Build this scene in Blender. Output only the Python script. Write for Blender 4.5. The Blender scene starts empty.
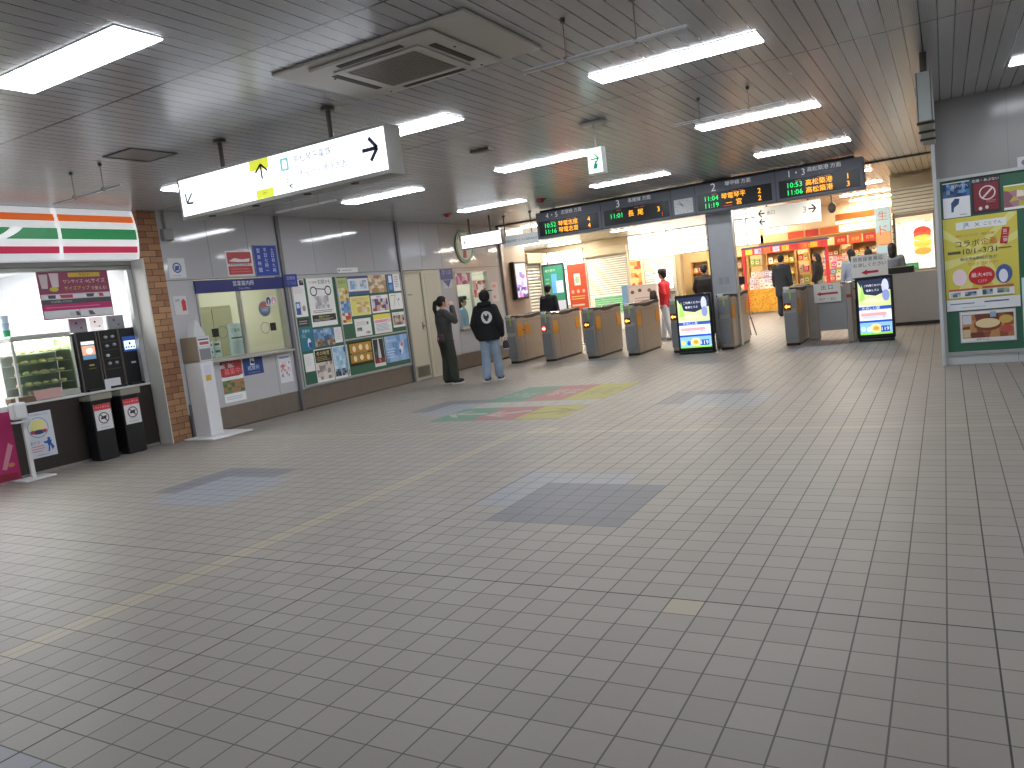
import bpy, math, random
from mathutils import Vector, Matrix
random.seed(7)
SC = bpy.context.scene
COL = SC.collection
R = math.radians

# ---------------------------------------------------------------- camera
cam_d = bpy.data.cameras.new('camera')
cam = bpy.data.objects.new('camera', cam_d); COL.objects.link(cam)
cam_d.sensor_width = 36.0; cam_d.lens = 36.0 * 768.06 / 1024; cam_d.clip_end = 200; cam_d.clip_start = 0.05
EYE = 1.5
_y, _p, _r = R(29.949), R(-6.408), R(-6.658)
_f = Vector((-math.sin(_y)*math.cos(_p), math.cos(_y)*math.cos(_p), math.sin(_p)))
_rt = Vector((math.cos(_y), math.sin(_y), 0)); _up = _rt.cross(_f)
_r2 = _rt*math.cos(_r) + _up*math.sin(_r); _u2 = -_rt*math.sin(_r) + _up*math.cos(_r)
cam.matrix_world = Matrix(((_r2.x, _u2.x, -_f.x, 0), (_r2.y, _u2.y, -_f.y, 0), (_r2.z, _u2.z, -_f.z, EYE), (0, 0, 0, 1)))
SC.camera = cam

# ---------------------------------------------------------------- world and exposure
SC.view_settings.view_transform = 'Standard'; SC.view_settings.look = 'None'
SC.view_settings.gamma = 1.0; SC.view_settings.use_curve_mapping = False
SC.view_settings.exposure = 0.0
w = bpy.data.worlds.new('daylight'); SC.world = w; w.use_nodes = True
w.node_tree.nodes['Background'].inputs[0].default_value = (0.75, 0.85, 1.0, 1)
w.node_tree.nodes['Background'].inputs[1].default_value = 0.3
try:
    SC.cycles.use_denoising = True; SC.cycles.sample_clamp_indirect = 6.0; SC.cycles.max_bounces = 8
except Exception: pass
LAMP = 27.0          # fluorescent diffusers of the hall
LAMP_FAR = 115.0      # brighter lamps past the gates
ZC = 3.28            # ceiling height
XW = -9.62           # left wall

# ---------------------------------------------------------------- materials
def C(h):
    h = h.lstrip('#'); o = []
    for i in (0, 2, 4):
        v = int(h[i:i+2], 16)/255; o.append(v/12.92 if v <= .04045 else ((v+.055)/1.055)**2.4)
    return (*o, 1)
_m = {}
def M(h, rough=.55, metal=0., emit=0., spec=.5, noise=0.0, alpha=None):
    k = (h, rough, metal, emit, spec, noise, alpha)
    if k in _m: return _m[k]
    m = bpy.data.materials.new('surface_' + h.strip('#')); m.use_nodes = True
    nt = m.node_tree; b = nt.nodes['Principled BSDF']
    b.inputs['Base Color'].default_value = C(h); b.inputs['Roughness'].default_value = rough
    b.inputs['Metallic'].default_value = metal; b.inputs['Specular IOR Level'].default_value = spec
    if emit:
        b.inputs['Emission Color'].default_value = C(h); b.inputs['Emission Strength'].default_value = emit
    if noise:
        tc = nt.nodes.new('ShaderNodeTexCoord'); n = nt.nodes.new('ShaderNodeTexNoise'); n.inputs['Scale'].default_value = 9
        n.inputs['Detail'].default_value = 4
        mx = nt.nodes.new('ShaderNodeMix'); mx.data_type = 'RGBA'; mx.blend_type = 'MULTIPLY'
        mr = nt.nodes.new('ShaderNodeMapRange'); mr.inputs[3].default_value = 1-noise; mr.inputs[4].default_value = 1+noise
        nt.links.new(tc.outputs['Object'], n.inputs['Vector']); nt.links.new(n.outputs[0], mr.inputs[0])
        mx.inputs[0].default_value = 1; mx.inputs[6].default_value = C(h)
        nt.links.new(mr.outputs[0], mx.inputs[7]); nt.links.new(mx.outputs[2], b.inputs['Base Color'])
    _m[k] = m; return m
def glass_mat(tint='#ffffff'):
    k = ('glass', tint)
    if k in _m: return _m[k]
    m = bpy.data.materials.new('clear_glass'); m.use_nodes = True; nt = m.node_tree; nt.nodes.clear()
    o = nt.nodes.new('ShaderNodeOutputMaterial'); t = nt.nodes.new('ShaderNodeBsdfTransparent'); g = nt.nodes.new('ShaderNodeBsdfGlossy')
    lw = nt.nodes.new('ShaderNodeLayerWeight'); pw = nt.nodes.new('ShaderNodeMath'); pw.operation = 'POWER'; pw.inputs[1].default_value = 5
    nt.links.new(lw.outputs['Facing'], pw.inputs[0]); f = nt.nodes.new('ShaderNodeMath'); f.operation = 'MULTIPLY_ADD'; f.inputs[1].default_value = .7; f.inputs[2].default_value = .03; nt.links.new(pw.outputs[0], f.inputs[0]); mx = nt.nodes.new('ShaderNodeMixShader')
    t.inputs[0].default_value = C(tint); g.inputs['Roughness'].default_value = 0.03
    nt.links.new(f.outputs[0], mx.inputs[0]); nt.links.new(t.outputs[0], mx.inputs[1]); nt.links.new(g.outputs[0], mx.inputs[2])
    nt.links.new(mx.outputs[0], o.inputs[0]); _m[k] = m; return m
STEEL = M('#9a9896', .28, .9, noise=.10)
WHITE = M('#e9e9e8', .5)
PAPER = '#e6e6e4'
BLACK = M('#121315', .4)

# ---------------------------------------------------------------- node helpers for floor, ceiling, bricks
class NT:
    def __init__(s, name):
        s.m = bpy.data.materials.new(name); s.m.use_nodes = True; s.nt = s.m.node_tree; s.b = s.nt.nodes['Principled BSDF']
        tc = s.nt.nodes.new('ShaderNodeTexCoord'); sp = s.nt.nodes.new('ShaderNodeSeparateXYZ')
        s.nt.links.new(tc.outputs['Object'], sp.inputs[0]); s.co = tc.outputs['Object']; s.x, s.y, s.z = sp.outputs
    def put(s, v, sock):
        if hasattr(v, 'links'): s.nt.links.new(v, sock)
        else: sock.default_value = v
    def f(s, op, a, b=0.0, c=0.0):
        n = s.nt.nodes.new('ShaderNodeMath'); n.operation = op
        for i, v in enumerate((a, b, c)): s.put(v, n.inputs[i])
        return n.outputs[0]
    def mix(s, fac, a, b):
        n = s.nt.nodes.new('ShaderNodeMix'); n.data_type = 'RGBA'
        s.put(fac, n.inputs[0]); s.put(a, n.inputs[6]); s.put(b, n.inputs[7]); return n.outputs[2]
    def near(s, v, c, w): return s.f('LESS_THAN', s.f('ABSOLUTE', s.f('SUBTRACT', v, c)), w)
    def inside(s, v, a, b): return s.near(v, (a+b)/2, (b-a)/2)
    def rect(s, x0, x1, y0, y1): return s.f('MULTIPLY', s.inside(s.x, x0, x1), s.inside(s.y, y0, y1))
    def lines(s, v, origin, pitch, w):      # 1 on the lines, width w
        q = s.f('FRACT', s.f('DIVIDE', s.f('SUBTRACT', v, origin - pitch*1000), pitch))
        d = s.f('MINIMUM', q, s.f('SUBTRACT', 1.0, q)); return s.f('LESS_THAN', d, w/pitch/2)
    def cell(s, v, origin, pitch): return s.f('FLOOR', s.f('DIVIDE', s.f('SUBTRACT', v, origin), pitch))
    def rnd(s, a, b):
        c = s.nt.nodes.new('ShaderNodeCombineXYZ'); s.put(a, c.inputs[0]); s.put(b, c.inputs[1])
        n = s.nt.nodes.new('ShaderNodeTexWhiteNoise'); n.noise_dimensions = '3D'; s.nt.links.new(c.outputs[0], n.inputs[0]); return n.outputs[0]
    def noise(s, scale, detail=3):
        n = s.nt.nodes.new('ShaderNodeTexNoise'); n.inputs['Scale'].default_value = scale; n.inputs['Detail'].default_value = detail
        s.nt.links.new(s.co, n.inputs['Vector']); return n.outputs[0]
    def bump(s, h, strength=.3, dist=.01):
        n = s.nt.nodes.new('ShaderNodeBump'); n.inputs['Strength'].default_value = strength; n.inputs['Distance'].default_value = dist
        s.nt.links.new(h, n.inputs['Height']); s.nt.links.new(n.outputs[0], s.b.inputs['Normal'])

def floor_material():
    t = NT('floor_tiles'); P = .1628; X0 = -.059; Y0 = 3.354
    base = t.mix(t.rnd(t.cell(t.x, X0, P), t.cell(t.y, Y0, P)), C('#807a74'), C('#8a837c'))
    base = t.mix(t.f('MULTIPLY', t.noise(60, 5), .35), base, C('#726d67'))
    base = t.mix(t.f('MULTIPLY', t.noise(.7, 3), .35), base, C('#7a746e'))
    def X(k): return X0 - P*k
    def Y(k): return Y0 + P*k
    dark, light, beige = C('#5f6068'), C('#7d8087'), C('#968b78')
    def both(col_sq, col_l, k, j):     # six by six square with a two-tile L behind it
        nonlocal base
        base = t.mix(t.f('MULTIPLY', t.rect(X(k+8), X(k+2), Y(j+2), Y(j+8)), .9), base, col_l)
        base = t.mix(t.f('MULTIPLY', t.rect(X(k+6), X(k), Y(j), Y(j+6)), .9), base, col_sq)
    both(dark, light, 11, 6); both(light, dark, 34, 6); both(light, dark, 11, 32); both(light, dark, 34, 32)
    both(light, dark, 8, 63); both(light, dark, 34, 63); both(dark, light, 15, -20)
    for x0, x1, y0, y1, a in ((X(26), X(25), -5, Y(24), .75), (-9.6, 6, Y(24), Y(25), .4), (X(7), X(6), Y(-1), Y(0), .9),
                              (X(25)+.01, X(23), Y(24), Y(26), .7), (X(15), X(14), Y(32), Y(33), .6), (X(20), X(19), Y(29), Y(30), .3)):
        base = t.mix(t.f('MULTIPLY', t.rect(x0, x1, y0, y1), a), base, beige)
    g = t.f('MAXIMUM', t.lines(t.x, X0, P, .0068), t.lines(t.y, Y0, P, .0060))
    e = t.f('MAXIMUM', t.near(t.x, X(19), .005), t.f('MAXIMUM', t.near(t.y, Y0, .0048), t.near(t.x, X(-1), .0032)))
    half = t.f('MULTIPLY', t.near(t.x, X(25.5), .003), t.f('LESS_THAN', t.y, Y(24)))
    col = t.mix(t.f('MAXIMUM', g, half), base, C('#555350')); col = t.mix(e, col, C('#363636'))
    t.nt.links.new(col, t.b.inputs['Base Color'])
    t.put(t.f('ADD', .46, t.f('MULTIPLY', g, .3)), t.b.inputs['Roughness'])
    t.b.inputs['Specular IOR Level'].default_value = .32
    t.bump(t.f('SUBTRACT', 1.0, g), .25, .004)
    return t.m
def ceiling_material(name, base, base2, rough):
    t = NT(name)
    plank = t.lines(t.x, -.21, .1215, .011)
    seam = t.f('MAXIMUM', t.near(t.y, 3.82, .010), t.f('MAXIMUM', t.near(t.y, 7.29, .010), t.near(t.y, 11.87, .010)))
    ribs = t.f('MULTIPLY', t.lines(t.x, -.21, .0135, .004), .22)
    c = t.mix(t.rnd(t.cell(t.x, -.21, .1215), 3.0), C(base), C(base2))
    c = t.mix(ribs, c, C('#3c3c3d')); c = t.mix(t.f('MULTIPLY', t.f('MAXIMUM', plank, seam), .9), c, C('#151515'))
    t.nt.links.new(c, t.b.inputs['Base Color']); t.b.inputs['Roughness'].default_value = rough
    t.b.inputs['Specular IOR Level'].default_value = .6
    t.bump(t.f('SUBTRACT', 1.0, plank), .2, .004)
    return t.m
def brick_material():
    t = NT('tan_brick'); row = t.cell(t.z, 0, .088)
    sh = t.f('MULTIPLY', t.f('MODULO', t.f('ADD', row, 100.0), 2.0), .11)
    yy = t.f('ADD', t.y, sh); xx = t.f('ADD', t.x, sh)
    g = t.f('MAXIMUM', t.lines(t.z, 0, .088, .009), t.f('MINIMUM', t.lines(yy, .03, .23, .010), 1.0))
    c = t.mix(t.rnd(row, t.cell(yy, .03, .23)), C('#8d6447'), C('#b48a63'))
    c = t.mix(t.f('MULTIPLY', t.noise(14, 4), .4), c, C('#7c5138'))
    c = t.mix(g, c, C('#4e3a2e')); t.nt.links.new(c, t.b.inputs['Base Color']); t.b.inputs['Roughness'].default_value = .7
    t.bump(t.f('SUBTRACT', 1.0, g), .5, .008); return t.m
def slat_material():
    t = NT('shutter_slats'); q = t.f('FRACT', t.f('DIVIDE', t.z, .085))
    h = t.f('SINE', t.f('MULTIPLY', q, math.pi)); c = t.mix(t.f('LESS_THAN', h, .30), C('#e2ddd2'), C('#8f8676'))
    t.nt.links.new(c, t.b.inputs['Base Color']); t.b.inputs['Roughness'].default_value = .35; t.bump(h, .9, .03); return t.m

# ---------------------------------------------------------------- mesh builder
_txt = {}
def text_polys(s):
    if s in _txt: return _txt[s]
    c = bpy.data.curves.new('t', 'FONT'); c.body = s; c.resolution_u = 2; c.size = 1
    o = bpy.data.objects.new('t', c); COL.objects.link(o)
    dg = bpy.context.evaluated_depsgraph_get(); me = bpy.data.meshes.new_from_object(o.evaluated_get(dg))
    v = [(a.co.x, a.co.y) for a in me.vertices]; fs = [tuple(p.vertices) for p in me.polygons]
    bpy.data.objects.remove(o); bpy.data.curves.remove(c); bpy.data.meshes.remove(me)
    if not v: v = [(0, 0), (1, 0), (1, 1)]; fs = [(0, 1, 2)]
    x0 = min(a[0] for a in v); x1 = max(a[0] for a in v); y0 = min(a[1] for a in v); y1 = max(a[1] for a in v)
    v = [((a-x0)/max(x1-x0, 1e-6), (b-y0)/max(y1-y0, 1e-6)) for a, b in v]
    _txt[s] = (v, fs, x1-x0, y1-y0); return _txt[s]

class MB:
    def __init__(s): s.v = []; s.f = []; s.fm = []; s.mats = []; s.sm = []
    def mi(s, m):
        if isinstance(m, str): m = M(m)
        if m not in s.mats: s.mats.append(m)
        return s.mats.index(m)
    def add(s, vs, fs, m, smooth=False):
        k = len(s.v); i = s.mi(m); s.v += [tuple(a) for a in vs]
        for f in fs: s.f.append(tuple(k+j for j in f)); s.fm.append(i); s.sm.append(smooth)
        return s
    def box(s, x0, x1, y0, y1, z0, z1, m, b=0.0):
        if b:
            b = min(b, (x1-x0)/2.01, (y1-y0)/2.01, (z1-z0)/2.01)
            prof = [(x0+b, y0), (x1-b, y0), (x1, y0+b), (x1, y1-b), (x1-b, y1), (x0+b, y1), (x0, y1-b), (x0, y0+b)]
            cx, cy = (x0+x1)/2, (y0+y1)/2
            def ins(p): return (min(max(p[0], x0+b), x1-b), min(max(p[1], y0+b), y1-b))
            rings = [(z0, [ins(p) for p in prof]), (z0+b, prof), (z1-b, prof), (z1, [ins(p) for p in prof])]
            vs = [(p[0], p[1], z) for z, pr in rings for p in pr]; fs = []
            for r in range(3):
                for i in range(8): a, c = r*8+i, r*8+(i+1) % 8; fs.append((a, c, c+8, a+8))
            fs += [tuple(reversed(range(8))), tuple(range(24, 32))]
            return s.add(vs, fs, m)
        vs = [(x, y, z) for z in (z0, z1) for x, y in ((x0, y0), (x1, y0), (x1, y1), (x0, y1))]
        return s.add(vs, [(3, 2, 1, 0), (4, 5, 6, 7), (0, 1, 5, 4), (1, 2, 6, 5), (2, 3, 7, 6), (3, 0, 4, 7)], m)
    def prism(s, pts, axis, a, b, m, smooth=False):
        n = len(pts)
        def P(p, t): return (t, p[0], p[1]) if axis == 'x' else ((p[0], t, p[1]) if axis == 'y' else (p[0], p[1], t))
        vs = [P(p, a) for p in pts] + [P(p, b) for p in pts]
        s.add(vs, [(i, (i+1) % n, (i+1) % n+n, i+n) for i in range(n)], m, smooth)
        return s.add(vs, [tuple(reversed(range(n))), tuple(range(n, 2*n))], m)
    def tube(s, pts, rs, m, seg=10, smooth=True):
        pts = [Vector(p) for p in pts]
        if not isinstance(rs, (list, tuple)): rs = [rs]*len(pts)
        vs = []; fs = []; ref = None
        for i, p in enumerate(pts):
            d = (pts[min(i+1, len(pts)-1)] - pts[max(i-1, 0)]).normalized()
            a = ref if ref is not None else (Vector((1, 0, 0)) if abs(d.x) < .8 else Vector((0, 1, 0)))
            u = (a - d*a.dot(d)).normalized(); v = d.cross(u); ref = u
            vs += [p + (u*math.cos(2*math.pi*k/seg) + v*math.sin(2*math.pi*k/seg))*rs[i] for k in range(seg)]
        for i in range(len(pts)-1):
            for k in range(seg): a, b = i*seg+k, i*seg+(k+1) % seg; fs.append((a, b, b+seg, a+seg))
        s.add(vs, fs, m, smooth); n = len(vs)
        return s.add(vs, [tuple(reversed(range(seg))), tuple(range(n-seg, n))], m)
    def cyl(s, x, y, z0, z1, r, m, seg=16, r2=None): return s.tube([(x, y, z0), (x, y, z1)], [r, r if r2 is None else r2], m, seg)
    def ball(s, c, r, m, seg=14, rings=9):
        if not isinstance(r, (list, tuple)): r = (r, r, r)
        vs = [(c[0], c[1], c[2]-r[2])]
        for i in range(1, rings):
            a = math.pi*i/rings
            vs += [(c[0]+r[0]*math.sin(a)*math.cos(2*math.pi*k/seg), c[1]+r[1]*math.sin(a)*math.sin(2*math.pi*k/seg), c[2]-r[2]*math.cos(a)) for k in range(seg)]
        vs.append((c[0], c[1], c[2]+r[2])); fs = [(0, 1+(k+1) % seg, 1+k) for k in range(seg)]
        for i in range(rings-2):
            for k in range(seg): a, b = 1+i*seg+k, 1+i*seg+(k+1) % seg; fs.append((a, b, b+seg, a+seg))
        t = len(vs)-1; fs += [(t-seg+k, t-seg+(k+1) % seg, t) for k in range(seg)]
        return s.add(vs, fs, m, True)
    def loft(s, secs, m, seg=18):          # secs: (cx, cy, z, rx, ry)
        vs = []; fs = []
        for cx, cy, z, rx, ry in secs:
            vs += [(cx+rx*math.cos(2*math.pi*k/seg), cy+ry*math.sin(2*math.pi*k/seg), z) for k in range(seg)]
        for i in range(len(secs)-1):
            for k in range(seg): a, b = i*seg+k, i*seg+(k+1) % seg; fs.append((a, b, b+seg, a+seg))
        n = len(vs); fs += [tuple(reversed(range(seg))), tuple(range(n-seg, n))]
        return s.add(vs, fs, m, True)
    # flat graphics on a face that looks to -y
    def rect(s, x0, z0, x1, z1, y, m): return s.add([(x0, y, z0), (x1, y, z0), (x1, y, z1), (x0, y, z1)], [(0, 1, 2, 3)], m)
    def poly(s, pts, y, m): return s.add([(p[0], y, p[1]) for p in pts], [tuple(range(len(pts)))], m)
    def disc(s, cx, cz, rx, rz, y, m, seg=20): return s.poly([(cx+rx*math.cos(2*math.pi*k/seg), cz+rz*math.sin(2*math.pi*k/seg)) for k in range(seg)], y, m)
    def ring(s, cx, cz, r0, r1, y, m, seg=24, asp=1.0):
        vs = [(cx+r*asp*math.cos(2*math.pi*k/seg), y, cz+r*math.sin(2*math.pi*k/seg)) for r in (r0, r1) for k in range(seg)]
        return s.add(vs, [(k, seg+k, seg+(k+1) % seg, (k+1) % seg) for k in range(seg)], m)
    def text(s, st, x0, z0, x1, z1, y, m, keep=True):
        v, fs, w, h = text_polys(st); W, H = x1-x0, z1-z0
        if keep:
            k = min(W/max(w, 1e-6), H/max(h, 1e-6)); nw, nh = w*k, h*k; x0 += (W-nw)/2; z0 += (H-nh)/2; W, H = nw, nh
        return s.add([(x0+a*W, y, z0+b*H) for a, b in v], fs, m)
    def move(s, d=(0, 0, 0), rz=0.0, start=0):
        c, n = math.cos(rz), math.sin(rz)
        s.v[start:] = [(x*c-y*n+d[0], x*n+y*c+d[1], z+d[2]) for x, y, z in s.v[start:]]; return s
    def mesh(s, name):
        me = bpy.data.meshes.new(name); me.from_pydata(s.v, [], s.f)
        for m in s.mats: me.materials.append(m)
        me.polygons.foreach_set('material_index', s.fm); me.polygons.foreach_set('use_smooth', s.sm); me.update(); return me
    def obj(s, name, parent=None, loc=(0, 0, 0), rz=0.0):
        o = bpy.data.objects.new(name, s.mesh(name)); COL.objects.link(o); o.location = loc; o.rotation_euler = (0, 0, rz)
        if parent: o.parent = parent
        return o

def tag(o, label, cat, group=None, kind=None):
    if label: o['label'] = label
    if cat: o['category'] = cat
    if group: o['group'] = group
    if kind: o['kind'] = kind
    return o
def thing(name, label, cat, loc=(0, 0, 0), rz=0.0, group=None):
    o = bpy.data.objects.new(name, None); COL.objects.link(o); o.location = loc; o.rotation_euler = (0, 0, rz); o.empty_display_size = .1
    return tag(o, label, cat, group)
def struct(name, mb, label=None):
    o = mb.obj(name); o['kind'] = 'structure'
    if label: o['label'] = label
    return o
def copy_tree(o, parent=None):
    c = o.copy(); COL.objects.link(c)
    if parent: c.parent = parent
    for ch in list(o.children): copy_tree(ch, c)
    return c
LEFT = R(90)       # a thing on the left wall: local x runs away from the camera, local -y looks into the hall

# ================================================================ THE SETTING
FLOOR = floor_material()
struct('floor', MB().box(-17, 7, -5, 31, -.12, 0, FLOOR))
struct('ceiling', MB().box(-10.2, 7, -5, 16.8, ZC, ZC+.1, ceiling_material('ceiling_planks', '#adaeb2', '#b4b5b8', .25)), 'grey plank ceiling of the hall')
struct('ceiling', MB().box(-17, 7, 16.8, 31, ZC, ZC+.1, ceiling_material('far_ceiling_planks', '#cfc2ae', '#d8ccb8', .25)), 'bright beige ceiling past the gates')
struct('trim_1', MB().box(-9.6, -.02, 16.74, 16.86, ZC-.03, ZC, '#4a4846'), 'dark metal strip at the ceiling edge')

PANEL = M('#b4b4b7', .07, 0, noise=.02); PANEL2 = M('#9d9da0', .16)
SKIRT = M('#857b72', .35, .55, noise=.12)
# left wall, panel by panel around its openings (x from XW back 0.12)
wl = MB()
def wbox(y0, y1, z0, z1, m=PANEL, x1=XW, d=.12): wl.box(x1-d, x1, y0, y1, z0, z1, m)
wbox(7.25, 16.85, 2.30, ZC)
wbox(7.25, 7.70, .35, 2.30); wbox(7.70, 9.42, .35, 1.07); wbox(9.42, 12.74, .35, 2.30)
wbox(14.02, 14.66, .35, 2.30); wbox(14.66, 16.12, .35, .92); wbox(16.12, 16.85, .35, 2.30); wbox(14.66, 16.12, 2.22, 2.30)
wbox(7.25, 12.74, 0, .35, SKIRT); wbox(14.02, 16.85, 0, .35, SKIRT)
wbox(16.85, 18.15, 0, ZC, M('#98897c', .4))
DK = M('#6f6f72', .4)
for y in (8.07, 8.83, 10.3, 11.1, 11.9, 13.5, 14.25, 15.0, 15.8): wl.box(XW, XW+.0015, y-.003, y+.003, 2.32, ZC, DK)
for y in (7.62, 9.05, 14.62, 15.4, 16.15): wl.box(XW, XW+.0015, y-.003, y+.003, .36, 1.05 if y < 9.2 else .9, DK)
wl.box(XW, XW+.004, 7.25, 16.85, 2.290, 2.302, DK)
struct('wall_left', wl)
pp = MB()
for y in (9.49, 12.70): pp.box(XW, XW+.05, y-.035, y+.035, 0, ZC, M('#77777a', .35, .4), .008)
struct('trim_2', pp, 'grey metal cover strips on the ticket office wall')
struct('trim_3', MB().box(XW-.02, XW+.06, 16.80, 16.93, 0, ZC, STEEL, .01).box(XW-.02, XW+.012, 16.3, 16.8, 0, .35, SKIRT), 'steel corner guard where the ticket office ends')
struct('baseboard_left', MB().box(XW, XW+.012, 7.26, 12.66, 0, .03, M('#5b544e')).box(XW, XW+.012, 14.04, 16.8, 0, .03, M('#5b544e')))
# brick column between shop and ticket office
struct('trim_4', MB().box(-9.97, XW, 6.95, 7.25, 0, ZC, brick_material()).box(-9.90, XW-.004, 6.935, 6.95, 0, 2.62, M('#c9c8c2', .5)), 'brick column beside the shop')
# rooms behind the openings
CREAM = M('#cfc9b4', .7)
def room(x0, x1, y0, y1, h, m, floor_m, name):
    t = .05
    struct(name+'_back', MB().box(x0-t, x0, y0, y1, 0, h, m)); struct(name+'_near', MB().box(x0, x1, y0-t, y0, 0, h, m))
    struct(name+'_far', MB().box(x0, x1, y1, y1+t, 0, h, m)); struct('ceiling', MB().box(x0-t, x1, y0-t, y1+t, h, h+t, m))
    struct('floor', MB().box(x0, x1, y0, y1, .0, .012, floor_m))
room(-12.6, -9.76, 7.5, 12.6, 2.9, CREAM, M('#8a8578'), 'wall_office')
room(-12.2, -9.76, 14.1, 16.75, 2.9, M('#d8d4c8'), M('#8a8578'), 'wall_booth')
room(-13.6, -9.98, 2.2, 6.93, 2.75, M('#e8eaec', .6), M('#c8c8c6'), 'wall_shop')
def lit_panel(name, label, x0, x1, y0, y1, z, e, group=None, col='#ffffff'):
    t = thing(name, label, 'light', ((x0+x1)/2, (y0+y1)/2, z), 0, group); w, d = (x1-x0)/2, (y1-y0)/2
    MB().box(-w, w, -d, d, 0, .03, WHITE).obj('frame', t); MB().box(-w+.02, w-.02, -d+.02, d-.02, -.015, 0, M(col, .5, 0, e)).obj('diffuser', t); return t
lit_panel('ceiling_light', 'white panel light inside the shop above the coffee machines', -12.6, -10.6, 5.0, 6.2, 2.70, 14)
lit_panel('ceiling_light', 'white panel light inside the shop at its far left', -12.6, -10.6, 2.9, 4.1, 2.70, 14)
lit_panel('ceiling_light', 'office ceiling light behind the left of the ticket window', -11.8, -10.6, 8.2, 8.9, 2.86, 16)
lit_panel('ceiling_light', 'added office ceiling light behind the right of the ticket window', -11.8, -10.6, 10.6, 11.3, 2.86, 16)  # extra lamp, added to lift the dark right half of the office
lit_panel('ceiling_light', 'office ceiling light behind the staffed window', -11.4, -10.4, 15.0, 15.6, 2.86, 26)

# ticket window 1
FRM = M('#a9a8a2', .35, .5)
def window(name, y0, y1, z0, z1, mull, label):
    t = thing(name, label, None, (XW, (y0+y1)/2, z0), LEFT); t['kind'] = 'structure'; w = (y1-y0)/2; h = z1-z0
    f = MB(); s = .035
    f.box(-w, w, -.015, .10, 0, s, FRM); f.box(-w, w, -.015, .10, h-s, h, FRM); f.box(-w, -w+s, -.015, .10, 0, h, FRM); f.box(w-s, w, -.015, .10, 0, h, FRM)
    for q in mull: f.box(q-y0-w-.025, q-y0-w+.025, 0, .06, s, h-s, FRM)
    f.box(-w, w, -.10, .04, -.03, 0.0, M('#b5b3ad', .3, .4)); f.obj('window_frame', t)
    MB().box(-w+s, w-s, .03, .036, s, h-s, glass_mat('#f4fbf6')).obj('pane', t); return t
window('window_1', 7.70, 9.42, 1.07, 2.27, (8.52,), 'ticket office window under the blue lintel sign')
window('window_2', 14.66, 16.12, .92, 2.22, (15.38,), 'staffed window near the gates')
# office interior furniture seen through window 1
t = thing('office_counter', 'pale desk behind the ticket office window', 'counter', (-10.1, 8.55, 0))
MB().box(-.30, .32, -.95, .95, .98, 1.02, M('#c9bfa2')).obj('top', t); MB().box(-.28, .28, -.93, .93, .012, .98, M('#b9b5a8')).obj('body', t)
t = thing('partition', 'tall cream partition behind the ticket office window', 'partition', (-11.0, 8.3, .012), LEFT)
MB().box(-.55, .25, -.02, .02, 0, 2.1, M('#d8d4c0')).obj('panel', t); MB().box(.25, .29, -.03, .03, 0, 2.15, M('#8f8a7a')).box(-.59, -.55, -.03, .03, 0, 2.15, M('#8f8a7a')).obj('post', t)
t = thing('locker', 'olive-grey steel locker at the back of the ticket office', 'cabinet', (-11.9, 9.6, .012), LEFT)
MB().box(-.45, .45, -.25, .25, 0, 1.95, M('#9c987c')).obj('body', t)
for s in (-1, 1): d = MB().box(s*.225-.215, s*.225+.215, -.27, -.25, .04, 1.9, M('#a8a488')).obj('door', t); MB().box(s*.04-.01, s*.04+.01, -.285, -.27, .9, 1.05, STEEL).obj('handle', d)
# door
t = thing('door_1', 'cream steel door with a vent at the foot', None, (XW, 13.07, 0), LEFT); t['kind'] = 'structure'
DOOR = M('#b9b4a2', .45, 0, noise=.04)
MB().box(-.33, -.28, -.03, .12, 0, 2.28, M('#a8a492')).box(.28, .33, -.03, .12, 0, 2.28, M('#a8a492')).box(-.33, .33, -.03, .12, 2.22, 2.28, M('#a8a492')).obj('door_frame', t)
MB().box(-.28, .28, .0, .04, .01, 2.22, DOOR).obj('door_leaf', t)
v = MB().box(-.25, .22, -.012, .0, .06, .30, M('#8d8878'))
for k in range(9): v.box(-.22, .19, -.017, -.012, .085+k*.022, .093+k*.022, M('#4a463c'))
v.obj('vent', t)
MB().tube([(.17, .0, 1.12), (.17, -.05, 1.12), (.24, -.05, 1.12)], .013, STEEL).box(.15, .19, -.008, 0, 1.05, 1.2, STEEL).obj('door_handle', t)
MB().box(-.22, -.06, -.003, 0, 1.78, 1.80, M('#6d675a')).obj('lettering', t)
struct('trim_5', MB().box(XW-.12, XW+.03, 13.40, 14.02, 0, 2.28, DOOR).box(XW+.03, XW+.035, 13.46, 13.96, .05, 2.22, M('#b2ad9b', .45)), 'cream steel panel beside the door')
# right wall with its corner post
wr = MB().box(-.05, 6.9, 11.25, 11.45, 0, ZC, M('#8b8988', .18, 0, noise=.02))
for x in (.715, 1.62): wr.box(x-.003, x+.003, 11.2485, 11.25, 2.33, ZC, DK)
struct('wall_right', wr)
struct('wall_side', MB().box(6.9, 7.0, -5, 31, 0, ZC, M('#9b9998', .3)), 'wall at the right end of the hall')
struct('trim_6', MB().box(-.09, -.05, 11.14, 11.47, 0, ZC, M('#bfc1c2', .4)), 'pale corner post at the end of the poster wall')
# wall of the hall on the camera's left and behind
struct('wall_near', MB().box(-10.3, -9.9, -5, 2.2, 0, ZC, M('#a5a4a2', .4)), 'wall before the shop')
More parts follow.
